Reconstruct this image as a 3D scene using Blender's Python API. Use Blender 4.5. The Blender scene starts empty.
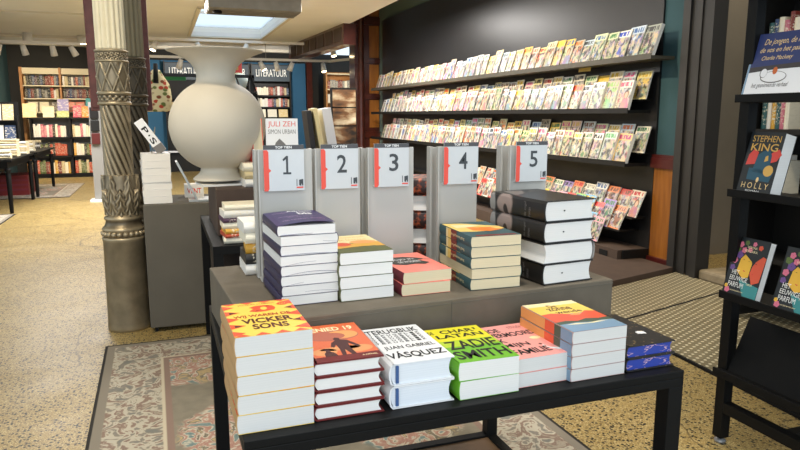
import bpy, bmesh, math, random
from mathutils import Matrix, Vector
R = random.Random(7)
C = bpy.context.scene.collection
PI = math.pi
def rad(a): return math.radians(a)

# ------------------------------------------------------------------ colour / materials
def lin(c):
    if isinstance(c, str):
        c = c.lstrip('#'); c = [int(c[i:i+2], 16) / 255 for i in (0, 2, 4)]
    return tuple((v/12.92 if v <= .04045 else ((v+.055)/1.055)**2.4) for v in c) + (1.0,)
M = {}
def mat(name, col, rough=.6, metal=0., var=0., scale=8., bump=0., bscale=60., spec=.5, coat=0.):
    m = bpy.data.materials.new(name); m.use_nodes = True
    nt = m.node_tree; b = nt.nodes['Principled BSDF']
    c = lin(col)
    b.inputs['Base Color'].default_value = c
    b.inputs['Roughness'].default_value = rough; b.inputs['Metallic'].default_value = metal
    b.inputs['Specular IOR Level'].default_value = spec
    b.inputs['Coat Weight'].default_value = coat
    if var > 0 or bump > 0:
        tc = nt.nodes.new('ShaderNodeTexCoord')
    if var > 0:
        n = nt.nodes.new('ShaderNodeTexNoise'); n.inputs['Scale'].default_value = scale; n.inputs['Detail'].default_value = 6
        r = nt.nodes.new('ShaderNodeValToRGB')
        r.color_ramp.elements[0].position = .3; r.color_ramp.elements[1].position = .7
        r.color_ramp.elements[0].color = tuple(v*(1-var) for v in c[:3]) + (1,)
        r.color_ramp.elements[1].color = tuple(min(1, v*(1+var)) for v in c[:3]) + (1,)
        nt.links.new(tc.outputs['Object'], n.inputs['Vector'])
        nt.links.new(n.outputs['Fac'], r.inputs['Fac']); nt.links.new(r.outputs['Color'], b.inputs['Base Color'])
    if bump > 0:
        n2 = nt.nodes.new('ShaderNodeTexNoise'); n2.inputs['Scale'].default_value = bscale; n2.inputs['Detail'].default_value = 4
        bp = nt.nodes.new('ShaderNodeBump'); bp.inputs['Strength'].default_value = bump; bp.inputs['Distance'].default_value = .01
        nt.links.new(tc.outputs['Object'], n2.inputs['Vector'])
        nt.links.new(n2.outputs['Fac'], bp.inputs['Height']); nt.links.new(bp.outputs['Normal'], b.inputs['Normal'])
    M[name] = m
    return m

class NT:
    """small node-graph helper"""
    def __init__(s, name, rough=.6, metal=0.):
        s.m = bpy.data.materials.new(name); s.m.use_nodes = True; s.t = s.m.node_tree
        s.b = s.t.nodes['Principled BSDF']
        s.b.inputs['Roughness'].default_value = rough; s.b.inputs['Metallic'].default_value = metal
        M[name] = s.m
    def n(s, typ, **kw):
        x = s.t.nodes.new(typ)
        for k, v in kw.items(): setattr(x, k, v)
        return x
    def L(s, a, b): s.t.links.new(a, b)
    def put(s, sock, v):
        if isinstance(v, (int, float)): sock.default_value = v
        elif isinstance(v, tuple): sock.default_value = v
        else: s.L(v, sock)
    def math(s, op, a, b=None, c=None, clamp=False):
        x = s.n('ShaderNodeMath', operation=op); x.use_clamp = clamp
        s.put(x.inputs[0], a)
        if b is not None: s.put(x.inputs[1], b)
        if c is not None: s.put(x.inputs[2], c)
        return x.outputs[0]
    def mix(s, f, a, b):
        x = s.n('ShaderNodeMix', data_type='RGBA')
        s.put(x.inputs[0], f); s.put(x.inputs[6], a); s.put(x.inputs[7], b)
        return x.outputs[2]
    def coord(s, which='Object'):
        return s.n('ShaderNodeTexCoord').outputs[which]
    def sep(s, v):
        x = s.n('ShaderNodeSeparateXYZ'); s.L(v, x.inputs[0]); return x.outputs
    def mapping(s, v, sc=(1, 1, 1), loc=(0, 0, 0), rot=(0, 0, 0)):
        x = s.n('ShaderNodeMapping'); s.L(v, x.inputs['Vector'])
        x.inputs['Scale'].default_value = sc; x.inputs['Location'].default_value = loc; x.inputs['Rotation'].default_value = rot
        return x.outputs[0]
    def noise(s, v, sc, det=3, w=None, rough=.5):
        x = s.n('ShaderNodeTexNoise')
        if w is not None:
            x.noise_dimensions = '4D'; s.put(x.inputs['W'], w)
        s.L(v, x.inputs['Vector']); x.inputs['Scale'].default_value = sc; x.inputs['Detail'].default_value = det
        x.inputs['Roughness'].default_value = rough
        return x
    def step(s, v, t, soft=.02):
        x = s.n('ShaderNodeMapRange'); s.put(x.inputs[0], v)
        x.inputs[1].default_value = t - soft; x.inputs[2].default_value = t + soft
        return x.outputs[0]
    def bump(s, h, strength=.4, dist=.01):
        x = s.n('ShaderNodeBump'); x.inputs['Strength'].default_value = strength; x.inputs['Distance'].default_value = dist
        s.L(h, x.inputs['Height']); s.L(x.outputs[0], s.b.inputs['Normal'])
    def col(s, c): s.put(s.b.inputs['Base Color'], c)

# plain materials
mat('black_metal', '111112', .5, 0., .15, 20)
mat('black_paint', '0b0b0b', .55, 0, .1, 30, spec=.2)
mat('black_matt', '0e0d0d', .7, spec=.3)
mat('rack_black', '141312', .5, 0, .1, 5, spec=.35)
mat('shelf_black_lit', '4a463c', .45, 0, .1, 8)  # lit look of the black top shelf put into its colour
mat('panel_charcoal', '1d1d1f', .36, 0, .06, 3, .02, 40)
mat('block_taupe', '665d4f', .75, 0, .10, 14, .06, 90)
mat('kiosk_grey', '5d584e', .7, 0, .08, 5, .03, 60)
mat('brown_card', '4a3a30', .8, 0, .1, 10)
mat('brown_panel', '6b5138', .6, 0, .15, 9)
mat('paper', 'e9e6df', .85)
mat('paper_cream', 'ddcfae', .85)
mat('paper_white', 'f3f2f0', .8)
mat('sign_metal', 'bab7b0', .5, .15, .03, 3)
mat('card_white', 'c9cbcb', .4, .1, .02, 30)
mat('card_strip', '4a4a4c', .5)
mat('sign_red', 'e2503f', .5)
mat('ink', '17171a', .6)
mat('ink_grey', '3c4043', .5)
mat('white', 'f2f2ee', .6)
mat('ceiling_paint', 'e9e8e6', .9, 0, .04, 1.2)
mat('ceiling_white', 'd8d2c4', .8)
mat('teal_wall', '33535a', .85, 0, .05, 2)
mat('green_wall', '5f7069', .85, 0, .05, 2)
mat('blue_wall', '2e5f80', .85, 0, .05, 2)
mat('dark_wall', '242321', .8, 0, .1, 3)
mat('grey_wall', '7d7568', .8, 0, .07, 3)
mat('door_grey', '262422', .5, 0, .07, 4)
mat('mahogany', '4a1f14', .28, 0, .25, 9, 0, 40, .5, .4)
mat('red_wood', '6a3a35', .55, 0, .3, 14, .2, 30)
mat('red_rail', '4d1714', .4, 0, .15, 9)
mat('stone', '8d8069', .8, 0, .2, 12, .3, 30)
mat('ceramic', 'cfc5b3', .55, 0, .04, 3, .02, 60)
mat('spot_white', 'e6e2da', .5)
mat('steel', '8f8a80', .5, .6, .1, 9)
mat('cream_shelf', 'd9cdae', .6)
mat('light_wood', 'b07a45', .55, 0, .15, 12)
mat('grey_back', '83827f', .8)
mat('lit_sign', '3a4650', .6)
mat('rubber', '8d8d8d', .4, .6)
mat('glass_grey', 'b9bfc0', .3, .5)

# orange wood with grain
g = NT('orange_wood', .4)
v = g.mapping(g.coord(), (14, 14, 1.2)); nz = g.noise(v, 2.2, 6)
g.col(g.mix(nz.outputs[0], lin('6b3410'), lin('b57428')))

# cast iron, two tones
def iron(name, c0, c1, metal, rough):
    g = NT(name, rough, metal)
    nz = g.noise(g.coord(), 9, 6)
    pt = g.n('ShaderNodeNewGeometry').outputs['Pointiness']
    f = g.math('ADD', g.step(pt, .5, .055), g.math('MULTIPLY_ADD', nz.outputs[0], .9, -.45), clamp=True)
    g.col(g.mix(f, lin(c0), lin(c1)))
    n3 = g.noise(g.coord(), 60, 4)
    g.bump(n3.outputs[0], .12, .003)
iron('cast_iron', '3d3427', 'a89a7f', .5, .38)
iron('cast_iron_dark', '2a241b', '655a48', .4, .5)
iron('painted_flutes', 'c4b896', 'e4d9bb', 0., .6)
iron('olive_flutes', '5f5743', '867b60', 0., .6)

# terrazzo floor
g = NT('terrazzo', .42)
co = g.coord()
vo = g.n('ShaderNodeTexVoronoi'); vo.inputs['Scale'].default_value = 72; g.L(co, vo.inputs['Vector'])
sx = g.sep(vo.outputs['Color'])
dist = vo.outputs['Distance']
chip = g.math('MULTIPLY', g.step(sx[0], .50, .01), g.math('SUBTRACT', 1., g.step(dist, .44, .05)))
dark = g.step(sx[1], .22, .02)
vo2 = g.n('ShaderNodeTexVoronoi'); vo2.inputs['Scale'].default_value = 260; g.L(co, vo2.inputs['Vector'])
s2 = g.sep(vo2.outputs['Color'])
base = g.mix(g.noise(co, 1.1, 4).outputs[0], lin('8d7745'), lin('ab9259'))
base = g.mix(g.math('MULTIPLY', g.step(s2[0], .8, .02), .6), base, lin('d8c795'))
base = g.mix(g.math('MULTIPLY', g.step(s2[1], .84, .02), .75), base, lin('5b4a2c'))
chipc = g.mix(dark, lin('6e5a36'), lin('15120d'))
c1 = g.mix(chip, base, chipc)
# hairline cracks
wv = g.noise(co, 1.6, 5)
va = g.n('ShaderNodeVectorMath', operation='MULTIPLY_ADD'); g.L(wv.outputs['Color'], va.inputs[0])
va.inputs[1].default_value = (.7, .7, 0); g.L(co, va.inputs[2])
vc = g.n('ShaderNodeTexVoronoi'); vc.feature = 'DISTANCE_TO_EDGE'; vc.inputs['Scale'].default_value = .42; g.L(va.outputs[0], vc.inputs['Vector'])
crack = g.math('SUBTRACT', 1., g.step(vc.outputs['Distance'], .0025, .0015))
crack = g.math('MULTIPLY', crack, g.step(g.noise(co, .9, 2).outputs[0], .48, .05))
g.col(g.mix(g.math('MULTIPLY', crack, .7), c1, lin('4d3f28')))
g.put(g.b.inputs['Roughness'], g.math('MULTIPLY_ADD', g.noise(co, 3, 3).outputs[0], .25, .3))

# perforated / studded metal entrance plate
g = NT('studded_metal', .45, .12)
co = g.coord(); s = g.sep(g.mapping(co, (1, 1, 1), (0, 0, 0), (0, 0, rad(20))))
K = 2*PI/.06
a = g.math('SINE', g.math('MULTIPLY', s[0], K)); b_ = g.math('SINE', g.math('MULTIPLY', s[1], K))
pr = g.math('MULTIPLY', a, b_)
st = g.step(pr, .60, .12)
g.col(g.mix(st, g.mix(g.noise(co, 5, 4).outputs[0], lin('736b54'), lin('887e64')), lin('e2d8ba')))
g.bump(pr, .25, .006)

# faded persian rug
def rug(name, X, Y, ref):
    g = NT(name, .95)
    co = g.coord(); s = g.sep(co)
    dx = g.math('SUBTRACT', X/2, g.math('ABSOLUTE', s[0])); dy = g.math('SUBTRACT', Y/2, g.math('ABSOLUTE', s[1]))
    d = g.math('MINIMUM', dx, dy)
    wob = g.noise(co, 7, 5)
    va = g.n('ShaderNodeVectorMath', operation='MULTIPLY_ADD'); g.L(wob.outputs['Color'], va.inputs[0])
    va.inputs[1].default_value = (.16, .16, 0); g.L(co, va.inputs[2])
    gr = g.mix(g.noise(co, 14, 5).outputs[0], lin('6d675a'), lin('958d7c'))
    def ornament(scale, w, cols):
        n = g.noise(co, scale, 3, w); n.inputs['Distortion'].default_value = 1.6
        r = g.n('ShaderNodeValToRGB'); g.L(n.outputs[0], r.inputs[0]); r.color_ramp.interpolation = 'EASE'
        els = r.color_ramp.elements
        els[0].position = cols[0][0]; els[0].color = lin(cols[0][1]); els[1].position = cols[-1][0]; els[1].color = lin(cols[-1][1])
        for p_, c_ in cols[1:-1]:
            e = els.new(p_); e.color = lin(c_)
        return r.outputs[0]
    flo = ornament(7.5, 1.3, [(.30, '4f6d72'), (.40, '6f8b8c'), (.44, 'd0c8b4'), (.47, 'a9786b'), (.52, 'b98f80'), (.55, 'd3cbb8'), (.58, '6a6459'), (.63, 'c2a878'), (.70, '8f8878')])
    flo = g.mix(.22, flo, gr)
    # flower medallions on a plain grey ground
    def patch(cx, cy, rx, ry):
        a = g.math('DIVIDE', g.math('SUBTRACT', g.sep(va.outputs[0])[0], cx+.08), rx); b = g.math('DIVIDE', g.math('SUBTRACT', g.sep(va.outputs[0])[1], cy+.08), ry)
        q = g.math('ADD', g.math('MULTIPLY', a, a), g.math('MULTIPLY', b, b))
        return g.math('SUBTRACT', 1., g.step(q, 1., .10))
    mm = None
    for q in ((-.42, 1.22, .36, .34), (.42, 1.22, .36, .34), (-.30, .30, .30, .36), (.34, .25, .30, .36), (0., -.55, .34, .5), (-.5, -1.2, .3, .3), (.5, -1.2, .3, .3)):
        m1 = patch(*q); mm = m1 if mm is None else g.math('MAXIMUM', mm, m1)
    field = g.mix(mm, gr, flo)
    # main border
    bor = ornament(12., 7.7, [(.32, '6f7674'), (.42, '8b837a'), (.46, 'cfc7b4'), (.52, 'd2cab8'), (.55, '96796d'), (.60, '85685d'), (.66, 'b3a694'), (.75, '7c7568')])
    bor = g.mix(.38, bor, gr)
    col = g.mix(g.step(d, .30, .003), bor, lin('c4b9a2'))
    col = g.mix(g.step(d, .315, .003), col, lin('8a7468'))
    col = g.mix(g.step(d, .345, .003), col, field)
    col = g.mix(g.math('SUBTRACT', 1., g.step(d, .055, .003)), col, lin('857d70'))
    col = g.mix(g.math('SUBTRACT', 1., g.step(d, .014, .002)), col, lin('26231f'))
    g.col(col)
    fib = g.noise(g.mapping(co, (1, 1, 1)), 240, 2)
    g.bump(fib.outputs[0], .5, .004)
rug('rug_pattern', 1.93, 3.3, 0)
rug('far_rug_pattern', 1.6, 2.4, 0)

# magazine covers: colours come from each magazine's own properties
def cover_mat(name, figure=True, busy=1.):
    g = NT(name, .4)
    oi = g.n('ShaderNodeObjectInfo')
    base = oi.outputs['Color']; rnd = oi.outputs['Random']
    at = g.n('ShaderNodeAttribute', attribute_type='OBJECT', attribute_name='accent')
    acc = at.outputs['Color']
    co = g.coord('Generated'); s = g.sep(co)
    u, w = s[0], s[2]
    W = g.math('MULTIPLY', rnd, 57.)
    cv = g.n('ShaderNodeCombineXYZ'); g.L(u, cv.inputs[0]); g.L(w, cv.inputs[1])
    p = cv.outputs[0]
    n1 = g.noise(p, 2.6, 3, W)
    n2 = g.noise(p, 5.5, 4, g.math('ADD', W, 9.))
    hs = g.n('ShaderNodeHueSaturation'); hs.inputs['Saturation'].default_value = 1.5; hs.inputs['Value'].default_value = .7
    g.L(n1.outputs['Color'], hs.inputs['Color'])
    photo = g.mix(g.step(n2.outputs[0], .55, .05), hs.outputs[0], lin('cdb591'))
    photo = g.mix(g.step(n1.outputs[0], .58, .04), photo, acc)
    photo = g.mix(g.math('SUBTRACT', 1., g.step(n2.outputs[0], .45, .03)), photo, lin('231b16'))
    # picture window inside the cover
    pw = g.math('MULTIPLY', g.step(u, g_rnd(g, rnd, 3.1, .0, .3) if False else .12, .02), 1.)
    area = g.math('MULTIPLY', g.math('MULTIPLY', pw, g.math('SUBTRACT', 1., g.step(w, .76, .02))), g.step(w, .06, .02))
    keep = g.step(n1.outputs[0], .34, .03)
    col = g.mix(g.math('MULTIPLY', g.math('MULTIPLY', area, keep), .92*busy), base, photo)
    if figure:
        cx = g.math('MULTIPLY_ADD', g.math('FRACT', g.math('MULTIPLY', rnd, 17.)), .3, .40)
        def ell(cxv, cy, rx, ry):
            a = g.math('DIVIDE', g.math('SUBTRACT', u, cxv), rx); b = g.math('DIVIDE', g.math('SUBTRACT', w, cy), ry)
            dd = g.math('ADD', g.math('MULTIPLY', a, a), g.math('MULTIPLY', b, b))
            return g.math('SUBTRACT', 1., g.step(dd, 1., .12))
        show = g.step(g.math('FRACT', g.math('MULTIPLY', rnd, 91.)), .45, .01)
        body = g.math('MULTIPLY', ell(cx, .12, .27, .34), show)
        hair = g.math('MULTIPLY', ell(cx, .53, .17, .15), show)
        face = g.math('MULTIPLY', ell(cx, .50, .11, .115), show)
        col = g.mix(body, col, g.mix(.5, acc, hs.outputs[0]))
        col = g.mix(hair, col, g.mix(g.step(n2.outputs[0], .5, .02), lin('3a2416'), lin('8a5a2c')))
        col = g.mix(face, col, lin('d9a685'))
    # masthead: chunky unreadable blocks
    cells = g.noise(g.mapping(p, (11, 3, 1)), 1.2, 1, W)
    mh = g.math('MULTIPLY', g.step(w, .80, .008), g.math('SUBTRACT', 1., g.step(w, .95, .008)))
    mh = g.math('MULTIPLY', mh, g.math('MULTIPLY', g.step(u, .07, .01), g.math('SUBTRACT', 1., g.step(u, .9, .01))))
    col = g.mix(g.math('MULTIPLY', mh, g.step(cells.outputs[0], .46, .02)), col, acc)
    # lines of small type down one side
    ln = g.math('MULTIPLY', g.step(g.math('SINE', g.math('MULTIPLY', w, 95.)), .35, .1), g.step(g.noise(g.mapping(p, (9, 22, 1)), 1.6, 1, W).outputs[0], .52, .02))
    ln = g.math('MULTIPLY', ln, g.math('MULTIPLY', g.step(u, .06, .01), g.math('SUBTRACT', 1., g.step(u, .38, .04))))
    ln = g.math('MULTIPLY', ln, g.math('SUBTRACT', 1., g.step(w, .74, .01)))
    col = g.mix(g.math('MULTIPLY', ln, .8), col, lin('352a22'))
    g.col(col)
def g_rnd(*a): return .1
cover_mat('magazine_cover')
cover_mat('picture_cover', False)
# spines: colour of the object with a faint title block
g = NT('spine_cloth', .55)
oi = g.n('ShaderNodeObjectInfo'); co = g.coord('Generated'); s = g.sep(co)
nz = g.noise(g.mapping(co, (3, 3, 14)), 1.5, 2, g.math('MULTIPLY', oi.outputs['Random'], 40.))
band = g.math('MULTIPLY', g.step(nz.outputs[0], .56, .03), g.math('MULTIPLY', g.step(s[2], .12, .02), g.math('SUBTRACT', 1., g.step(s[2], .9, .02))))
g.col(g.mix(g.math('MULTIPLY', band, .75), oi.outputs['Color'], lin('e8dfc8')))
# page-block with fine leaf lines
for nm, c0, c1 in (('leaf_white', 'dcd9d3', 'f0eeea'), ('leaf_cream', 'cdbc95', 'e3d6b6'), ('leaf_grey', 'cfcdc8', 'e2e0dc'), ('leaf_cool', 'd0d6dd', 'eef1f4')):
    g = NT(nm, .85)
    nz = g.noise(g.mapping(g.coord(), (2, 2, 700)), 1., 2)
    g.col(g.mix(nz.outputs[0], lin(c0), lin(c1)))

# ------------------------------------------------------------------ mesh helper
class MB:
    def __init__(s): s.v = []; s.f = []; s.mi = []
    def add(s, vs, fs, mi=0, T=None):
        o = len(s.v)
        for p in vs:
            p = Vector(p)
            s.v.append(tuple(T @ p) if T is not None else tuple(p))
        for f in fs: s.f.append([i+o for i in f]); s.mi.append(mi)
        return s
    def box(s, x0, x1, y0, y1, z0, z1, mi=0, T=None):
        vs = [(x, y, z) for x in (x0, x1) for y in (y0, y1) for z in (z0, z1)]
        return s.add(vs, [(0, 1, 3, 2), (4, 6, 7, 5), (0, 4, 5, 1), (2, 3, 7, 6), (0, 2, 6, 4), (1, 5, 7, 3)], mi, T)
    def poly(s, pts, z=0., mi=0, T=None):
        return s.add([(p[0], p[1], z) for p in pts], [list(range(len(pts)))], mi, T)
    def prism(s, pts, z0, z1, mi=0, T=None):
        n = len(pts)
        vs = [(p[0], p[1], z0) for p in pts] + [(p[0], p[1], z1) for p in pts]
        fs = [list(range(n))[::-1], list(range(n, 2*n))] + [[i, (i+1) % n, n+(i+1) % n, n+i] for i in range(n)]
        return s.add(vs, fs, mi, T)
    def lathe(s, prof, n=32, mi=0, T=None, fn=None):
        vs = []
        for r, z in prof:
            for k in range(n):
                a = 2*PI*k/n
                rr = fn(r, z, a) if fn else r
                vs.append((rr*math.cos(a), rr*math.sin(a), z))
        fs = []
        for i in range(len(prof)-1):
            for k in range(n):
                fs.append([i*n+k, i*n+(k+1) % n, (i+1)*n+(k+1) % n, (i+1)*n+k])
        fs.append(list(range(n))[::-1]); fs.append([(len(prof)-1)*n+k for k in range(n)])
        return s.add(vs, fs, mi, T)
    def cyl(s, p0, p1, r0, r1=None, n=14, mi=0):
        p0, p1 = Vector(p0), Vector(p1); r1 = r0 if r1 is None else r1
        d = p1-p0; T = Matrix.Translation(p0) @ d.to_track_quat('Z', 'Y').to_matrix().to_4x4()
        return s.lathe([(r0, 0), (r1, d.length)], n, mi, T)
    def ball(s, c, r, n=12, mi=0, sc=(1, 1, 1)):
        prof = [(max(1e-4, r*math.sin(PI*i/n)), -r*math.cos(PI*i/n)) for i in range(n+1)]
        return s.lathe(prof, n*2, mi, Matrix.Translation(c) @ Matrix.Diagonal((*sc, 1)))
    def build(s, name, mats, parent=None, loc=None, rot=None, smooth=False, bevel=0., fix=True):
        me = bpy.data.meshes.new(name); me.from_pydata(s.v, [], s.f); 
        if not isinstance(mats, (list, tuple)): mats = [mats]
        for m in mats: me.materials.append(M[m])
        for p, i in zip(me.polygons, s.mi): p.material_index = i
        if fix:
            bm = bmesh.new(); bm.from_mesh(me); bmesh.ops.recalc_face_normals(bm, faces=bm.faces); bm.to_mesh(me); bm.free()
        if smooth:
            for p in me.polygons: p.use_smooth = len(p.vertices) < 6
        o = bpy.data.objects.new(name, me); C.objects.link(o)
        if parent is not None: o.parent = parent
        if loc: o.location = loc
        if rot: o.rotation_euler = rot
        if bevel > 0:
            b = o.modifiers.new('bevel', 'BEVEL'); b.width = bevel; b.segments = 2; b.limit_method = 'ANGLE'; b.angle_limit = rad(40)
        return o
def tag(o, label, cat, group=None):
    o['label'] = label; o['category'] = cat
    if group: o['group'] = group
    return o
def thing(name, label, cat, loc=(0, 0, 0), rz=0., group=None, rot=None):
    o = bpy.data.objects.new(name, None); C.objects.link(o); o.empty_display_size = .05
    o.location = loc; o.rotation_euler = rot if rot else (0, 0, rz)
    return tag(o, label, cat, group)
def struct(name, mb, mats, **k):
    o = mb.build(name, mats, **k); o['kind'] = 'structure'; return o
KIDS = {}
def kids(o): return [c for c in o.children]
def copy_tree(o, skip=(), parent=None):
    c = o.copy(); C.objects.link(c)
    if parent is not None: c.parent = parent; c.matrix_parent_inverse = o.matrix_parent_inverse.copy()
    for ch in list(o.children):
        if any(ch.name.split('.')[0] == s for s in skip): continue
        copy_tree(ch, skip, c)
    return c

# lettering ----------------------------------------------------------
_tc = {}
def text_mesh(body, bold=0., shear=0.):
    k = (body, bold, shear)
    if k in _tc: return _tc[k]
    cu = bpy.data.curves.new('lettering', 'FONT'); cu.body = body; cu.size = 1; cu.offset = bold; cu.shear = shear
    cu.resolution_u = 3; cu.align_x = 'LEFT'
    o = bpy.data.objects.new('tmp', cu); C.objects.link(o)
    dg = bpy.context.evaluated_depsgraph_get(); dg.update()
    me = bpy.data.meshes.new_from_object(o.evaluated_get(dg))
    vs = [tuple(v.co) for v in me.vertices]; fs = [list(p.vertices) for p in me.polygons]
    C.objects.unlink(o); bpy.data.objects.remove(o); bpy.data.meshes.remove(me)
    xs = [v[0] for v in vs]; ys = [v[1] for v in vs]
    b = (min(xs), max(xs), min(ys), max(ys))
    _tc[k] = (vs, fs, b); return _tc[k]
def put_text(mb, body, u0, u1, v0, v1, z=0., mi=0, T=None, bold=.015, shear=0.):
    """lettering stretched into the box u0..u1, v0..v1 of the plane z"""
    vs, fs, (a, b, c, d) = text_mesh(body, bold, shear)
    sx = (u1-u0)/(b-a); sy = (v1-v0)/(d-c)
    return mb.add([(u0+(x-a)*sx, v0+(y-c)*sy, z) for x, y, _ in vs], fs, mi, T)
def face_T(origin, u, v):
    """matrix: local x -> u, local y -> v, local z -> normal"""
    u = Vector(u).normalized(); v = Vector(v).normalized(); n = u.cross(v)
    T = Matrix((u, v, n)).transposed().to_4x4(); T.translation = Vector(origin); return T
ORD = ['', 'first', 'second', 'third', 'fourth', 'fifth', 'sixth', 'seventh', 'eighth', 'ninth', 'tenth', 'eleventh', 'twelfth', 'thirteenth',
       'fourteenth', 'fifteenth', 'sixteenth', 'seventeenth', 'eighteenth', 'nineteenth', 'twentieth']
def ordw(i):
    if i <= 20: return ORD[i]
    t = {2: 'twenty', 3: 'thirty', 4: 'forty', 5: 'fifty', 6: 'sixty', 7: 'seventy'}[i//10]
    if i % 10 == 0: return t[:-1] + 'ieth'
    return t + '-' + ORD[i % 10]

# ------------------------------------------------------------------ the room
struct('floor', MB().box(-7, 9, -1.5, 23, -.1, 0), 'terrazzo')
# low rear ceiling with a skylight hole (x .35..2.15, y 10.4..14.45)
zc = 2.9
cb = MB()
for a in ((-4.2, .64, 8.6, 20.5), (2.02, 3.15, 8.6, 14.6), (2.02, 3.9, 14.6, 20.5), (.64, 2.02, 8.6, 10.3), (.64, 2.02, 14.0, 20.5)):
    cb.box(a[0], a[1], a[2], a[3], zc, zc+.08)
struct('ceiling', cb, 'ceiling_paint')
hc = MB(); hc.box(-7, 9, -1.2, 8.6, 4.2, 4.3); hc.box(3.07, 9, 8.6, 15.0, 4.2, 4.3)
struct('ceiling', hc, 'ceiling_white')
fs = MB(); fs.box(-7, 3.15, 8.6, 8.7, 2.98, 4.2); fs.box(3.07, 3.15, 8.7, 14.6, 2.98, 4.2); fs.box(3.15, 3.9, 14.6, 14.7, 2.98, 4.2)
struct('wall_upper', fs, 'ceiling_white')
sh = MB()
sh.box(.56, .64, 10.22, 14.08, zc+.08, zc+.22); sh.box(2.02, 2.10, 10.22, 14.08, zc+.08, zc+.22)
sh.box(.64, 2.02, 10.22, 10.3, zc+.08, zc+.22); sh.box(.64, 2.02, 14.0, 14.08, zc+.08, zc+.22)
struct('trim_1', sh, 'white')
fr = MB()
for x in (.62, 2.04): fr.box(x-.03, x+.03, 10.3, 14.0, zc-.03, zc)
for y in (10.3, 14.0): fr.box(.59, 2.07, y-.03, y+.03, zc-.03, zc)
win = struct('window_1', fr, 'ceiling_white')
gl = NT('skylight_glass', .9)
gl.b.inputs['Transmission Weight'].default_value = .0
tr = gl.n('ShaderNodeBsdfTranslucent'); tr.inputs['Color'].default_value = (.9, .95, 1, 1)
tp = gl.n('ShaderNodeBsdfTransparent'); mx = gl.n('ShaderNodeMixShader'); mx.inputs[0].default_value = .65
gl.L(tr.outputs[0], mx.inputs[1]); gl.L(tp.outputs[0], mx.inputs[2])
gl.L(mx.outputs[0], gl.t.nodes['Material Output'].inputs['Surface'])
MB().box(.64, 2.02, 10.3, 14.0, zc+.17, zc+.185).build('window_pane', 'skylight_glass', win)
for y in (11.9,):
    MB().box(.64, 2.02, y-.015, y+.015, zc+.13, zc+.17).build('glazing_bar', 'white', win)
# beams / panel joints on the low ceiling
tb = MB(); tb.box(-4.2, 2.2, 14.9, 14.98, zc-.05, zc)
struct('trim_2', tb, 'ceiling_white')
tb = MB(); tb.box(-4.2, -.5, 11.6, 11.64, zc-.02, zc); tb.box(-4.2, 3.5, 16.3, 16.5, zc-.06, zc)
struct('trim_3', tb, 'ceiling_white')
# walls
struct('wall_back', MB().box(-4.2, 3.52, 16.9, 17.0, 0, zc), 'dark_wall')
struct('wall_blue', MB().box(-.6, 3.5, 16.75, 16.9, 0, 2.62), 'blue_wall')
struct('wall_left', MB().box(-3.2, -3.1, 6.0, 16.9, 0, zc), 'teal_wall')
struct('wall_passage', MB().box(3.5, 7.5, 18.3, 18.4, 0, zc+.1), 'dark_wall')
dj = MB(); dj.box(3.52, 3.66, 16.7, 16.98, 0, 2.75)
for z in (.9, 1.9): dj.box(3.51, 3.67, 16.68, 16.7, z, z+.08)
struct('trim_4', dj, 'mahogany')
# tall right hand wall behind the magazines
struct('wall_right', MB().box(4.22, 4.4, 4.49, 13.6, 0, 4.2), 'green_wall')
struct('wall_end', MB().box(4.2, 7.5, 13.5, 13.6, 0, 4.2), 'dark_wall')
rp = MB(); rp.box(4.19, 4.22, 4.5, 4.86, .06, .88)
struct('trim_5', rp, 'orange_wood')
rr = MB(); rr.box(4.17, 4.22, 4.5, 4.86, .88, .97); rr.box(4.18, 4.22, 4.5, 4.86, .97, 1.0)
rr.box(4.16, 4.22, 4.5, 4.86, 0, .07)
struct('trim_6', rr, 'red_rail')
struct('wall_teal', MB().box(4.205, 4.22, 4.5, 4.86, 1.0, 4.2), 'teal_wall')
# dark door post, recess and step
dp = MB(); dp.box(4.12, 4.24, 4.17, 4.50, 0, 4.2); dp.box(4.10, 4.12, 4.42, 4.50, 0, 4.2); dp.box(4.10, 4.12, 4.17, 4.23, 0, 4.2)
dp.box(4.108, 4.12, 4.30, 4.36, 0, 4.2)
struct('door_1', dp, 'door_grey')
struct('wall_porch', MB().box(5.6, 5.7, 1.0, 6.5, 0, 4.2), 'grey_wall')
struct('wall_front', MB().box(4.42, 5.6, 4.9, 5.0, 0, 4.2), 'grey_wall')
st = MB(); st.box(4.13, 5.6, 3.6, 4.165, .0, .09)
struct('trim_7', st, 'stone', bevel=.02)
wt = MB(); wt.box(4.9, 5.0, 2.6, 3.8, .0, 4.2)
struct('wall_inner', wt, 'grey_wall')
# entrance plate: two studded sheets in a dark frame
t = thing('entrance_plate', 'large studded metal entrance plate let into the terrazzo by the dark door post', 'floor plate', (3.3, 3.5, 0))
def T0(p): return (p[0]-3.3, p[1]-3.5)
A = [(2.66, 2.30), (2.72, 3.40), (4.12, 3.79), (4.12, 2.70)]
B_ = [(2.725, 3.42), (2.78, 4.03), (4.12, 4.40), (4.12, 3.81)]
D_ = [(2.60, 1.3), (2.655, 2.28), (4.12, 2.68), (4.12, 1.3)]
for q in (A, B_, D_):
    MB().prism([T0(p) for p in q], .001, .012).build('metal_sheet', 'studded_metal', t)
fm = MB(); fm.prism([T0(p) for p in [(2.585, 1.3), (2.60, 1.3), (2.725, 3.42), (2.78, 4.03), (2.765, 4.045), (2.71, 3.42)]], .0, .016)
fm.prism([T0(p) for p in [(2.70, 3.395), (4.12, 3.79), (4.12, 3.81), (2.70, 3.42)]], .0, .0125)
fm.build('frame', 'black_matt', t)

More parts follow.
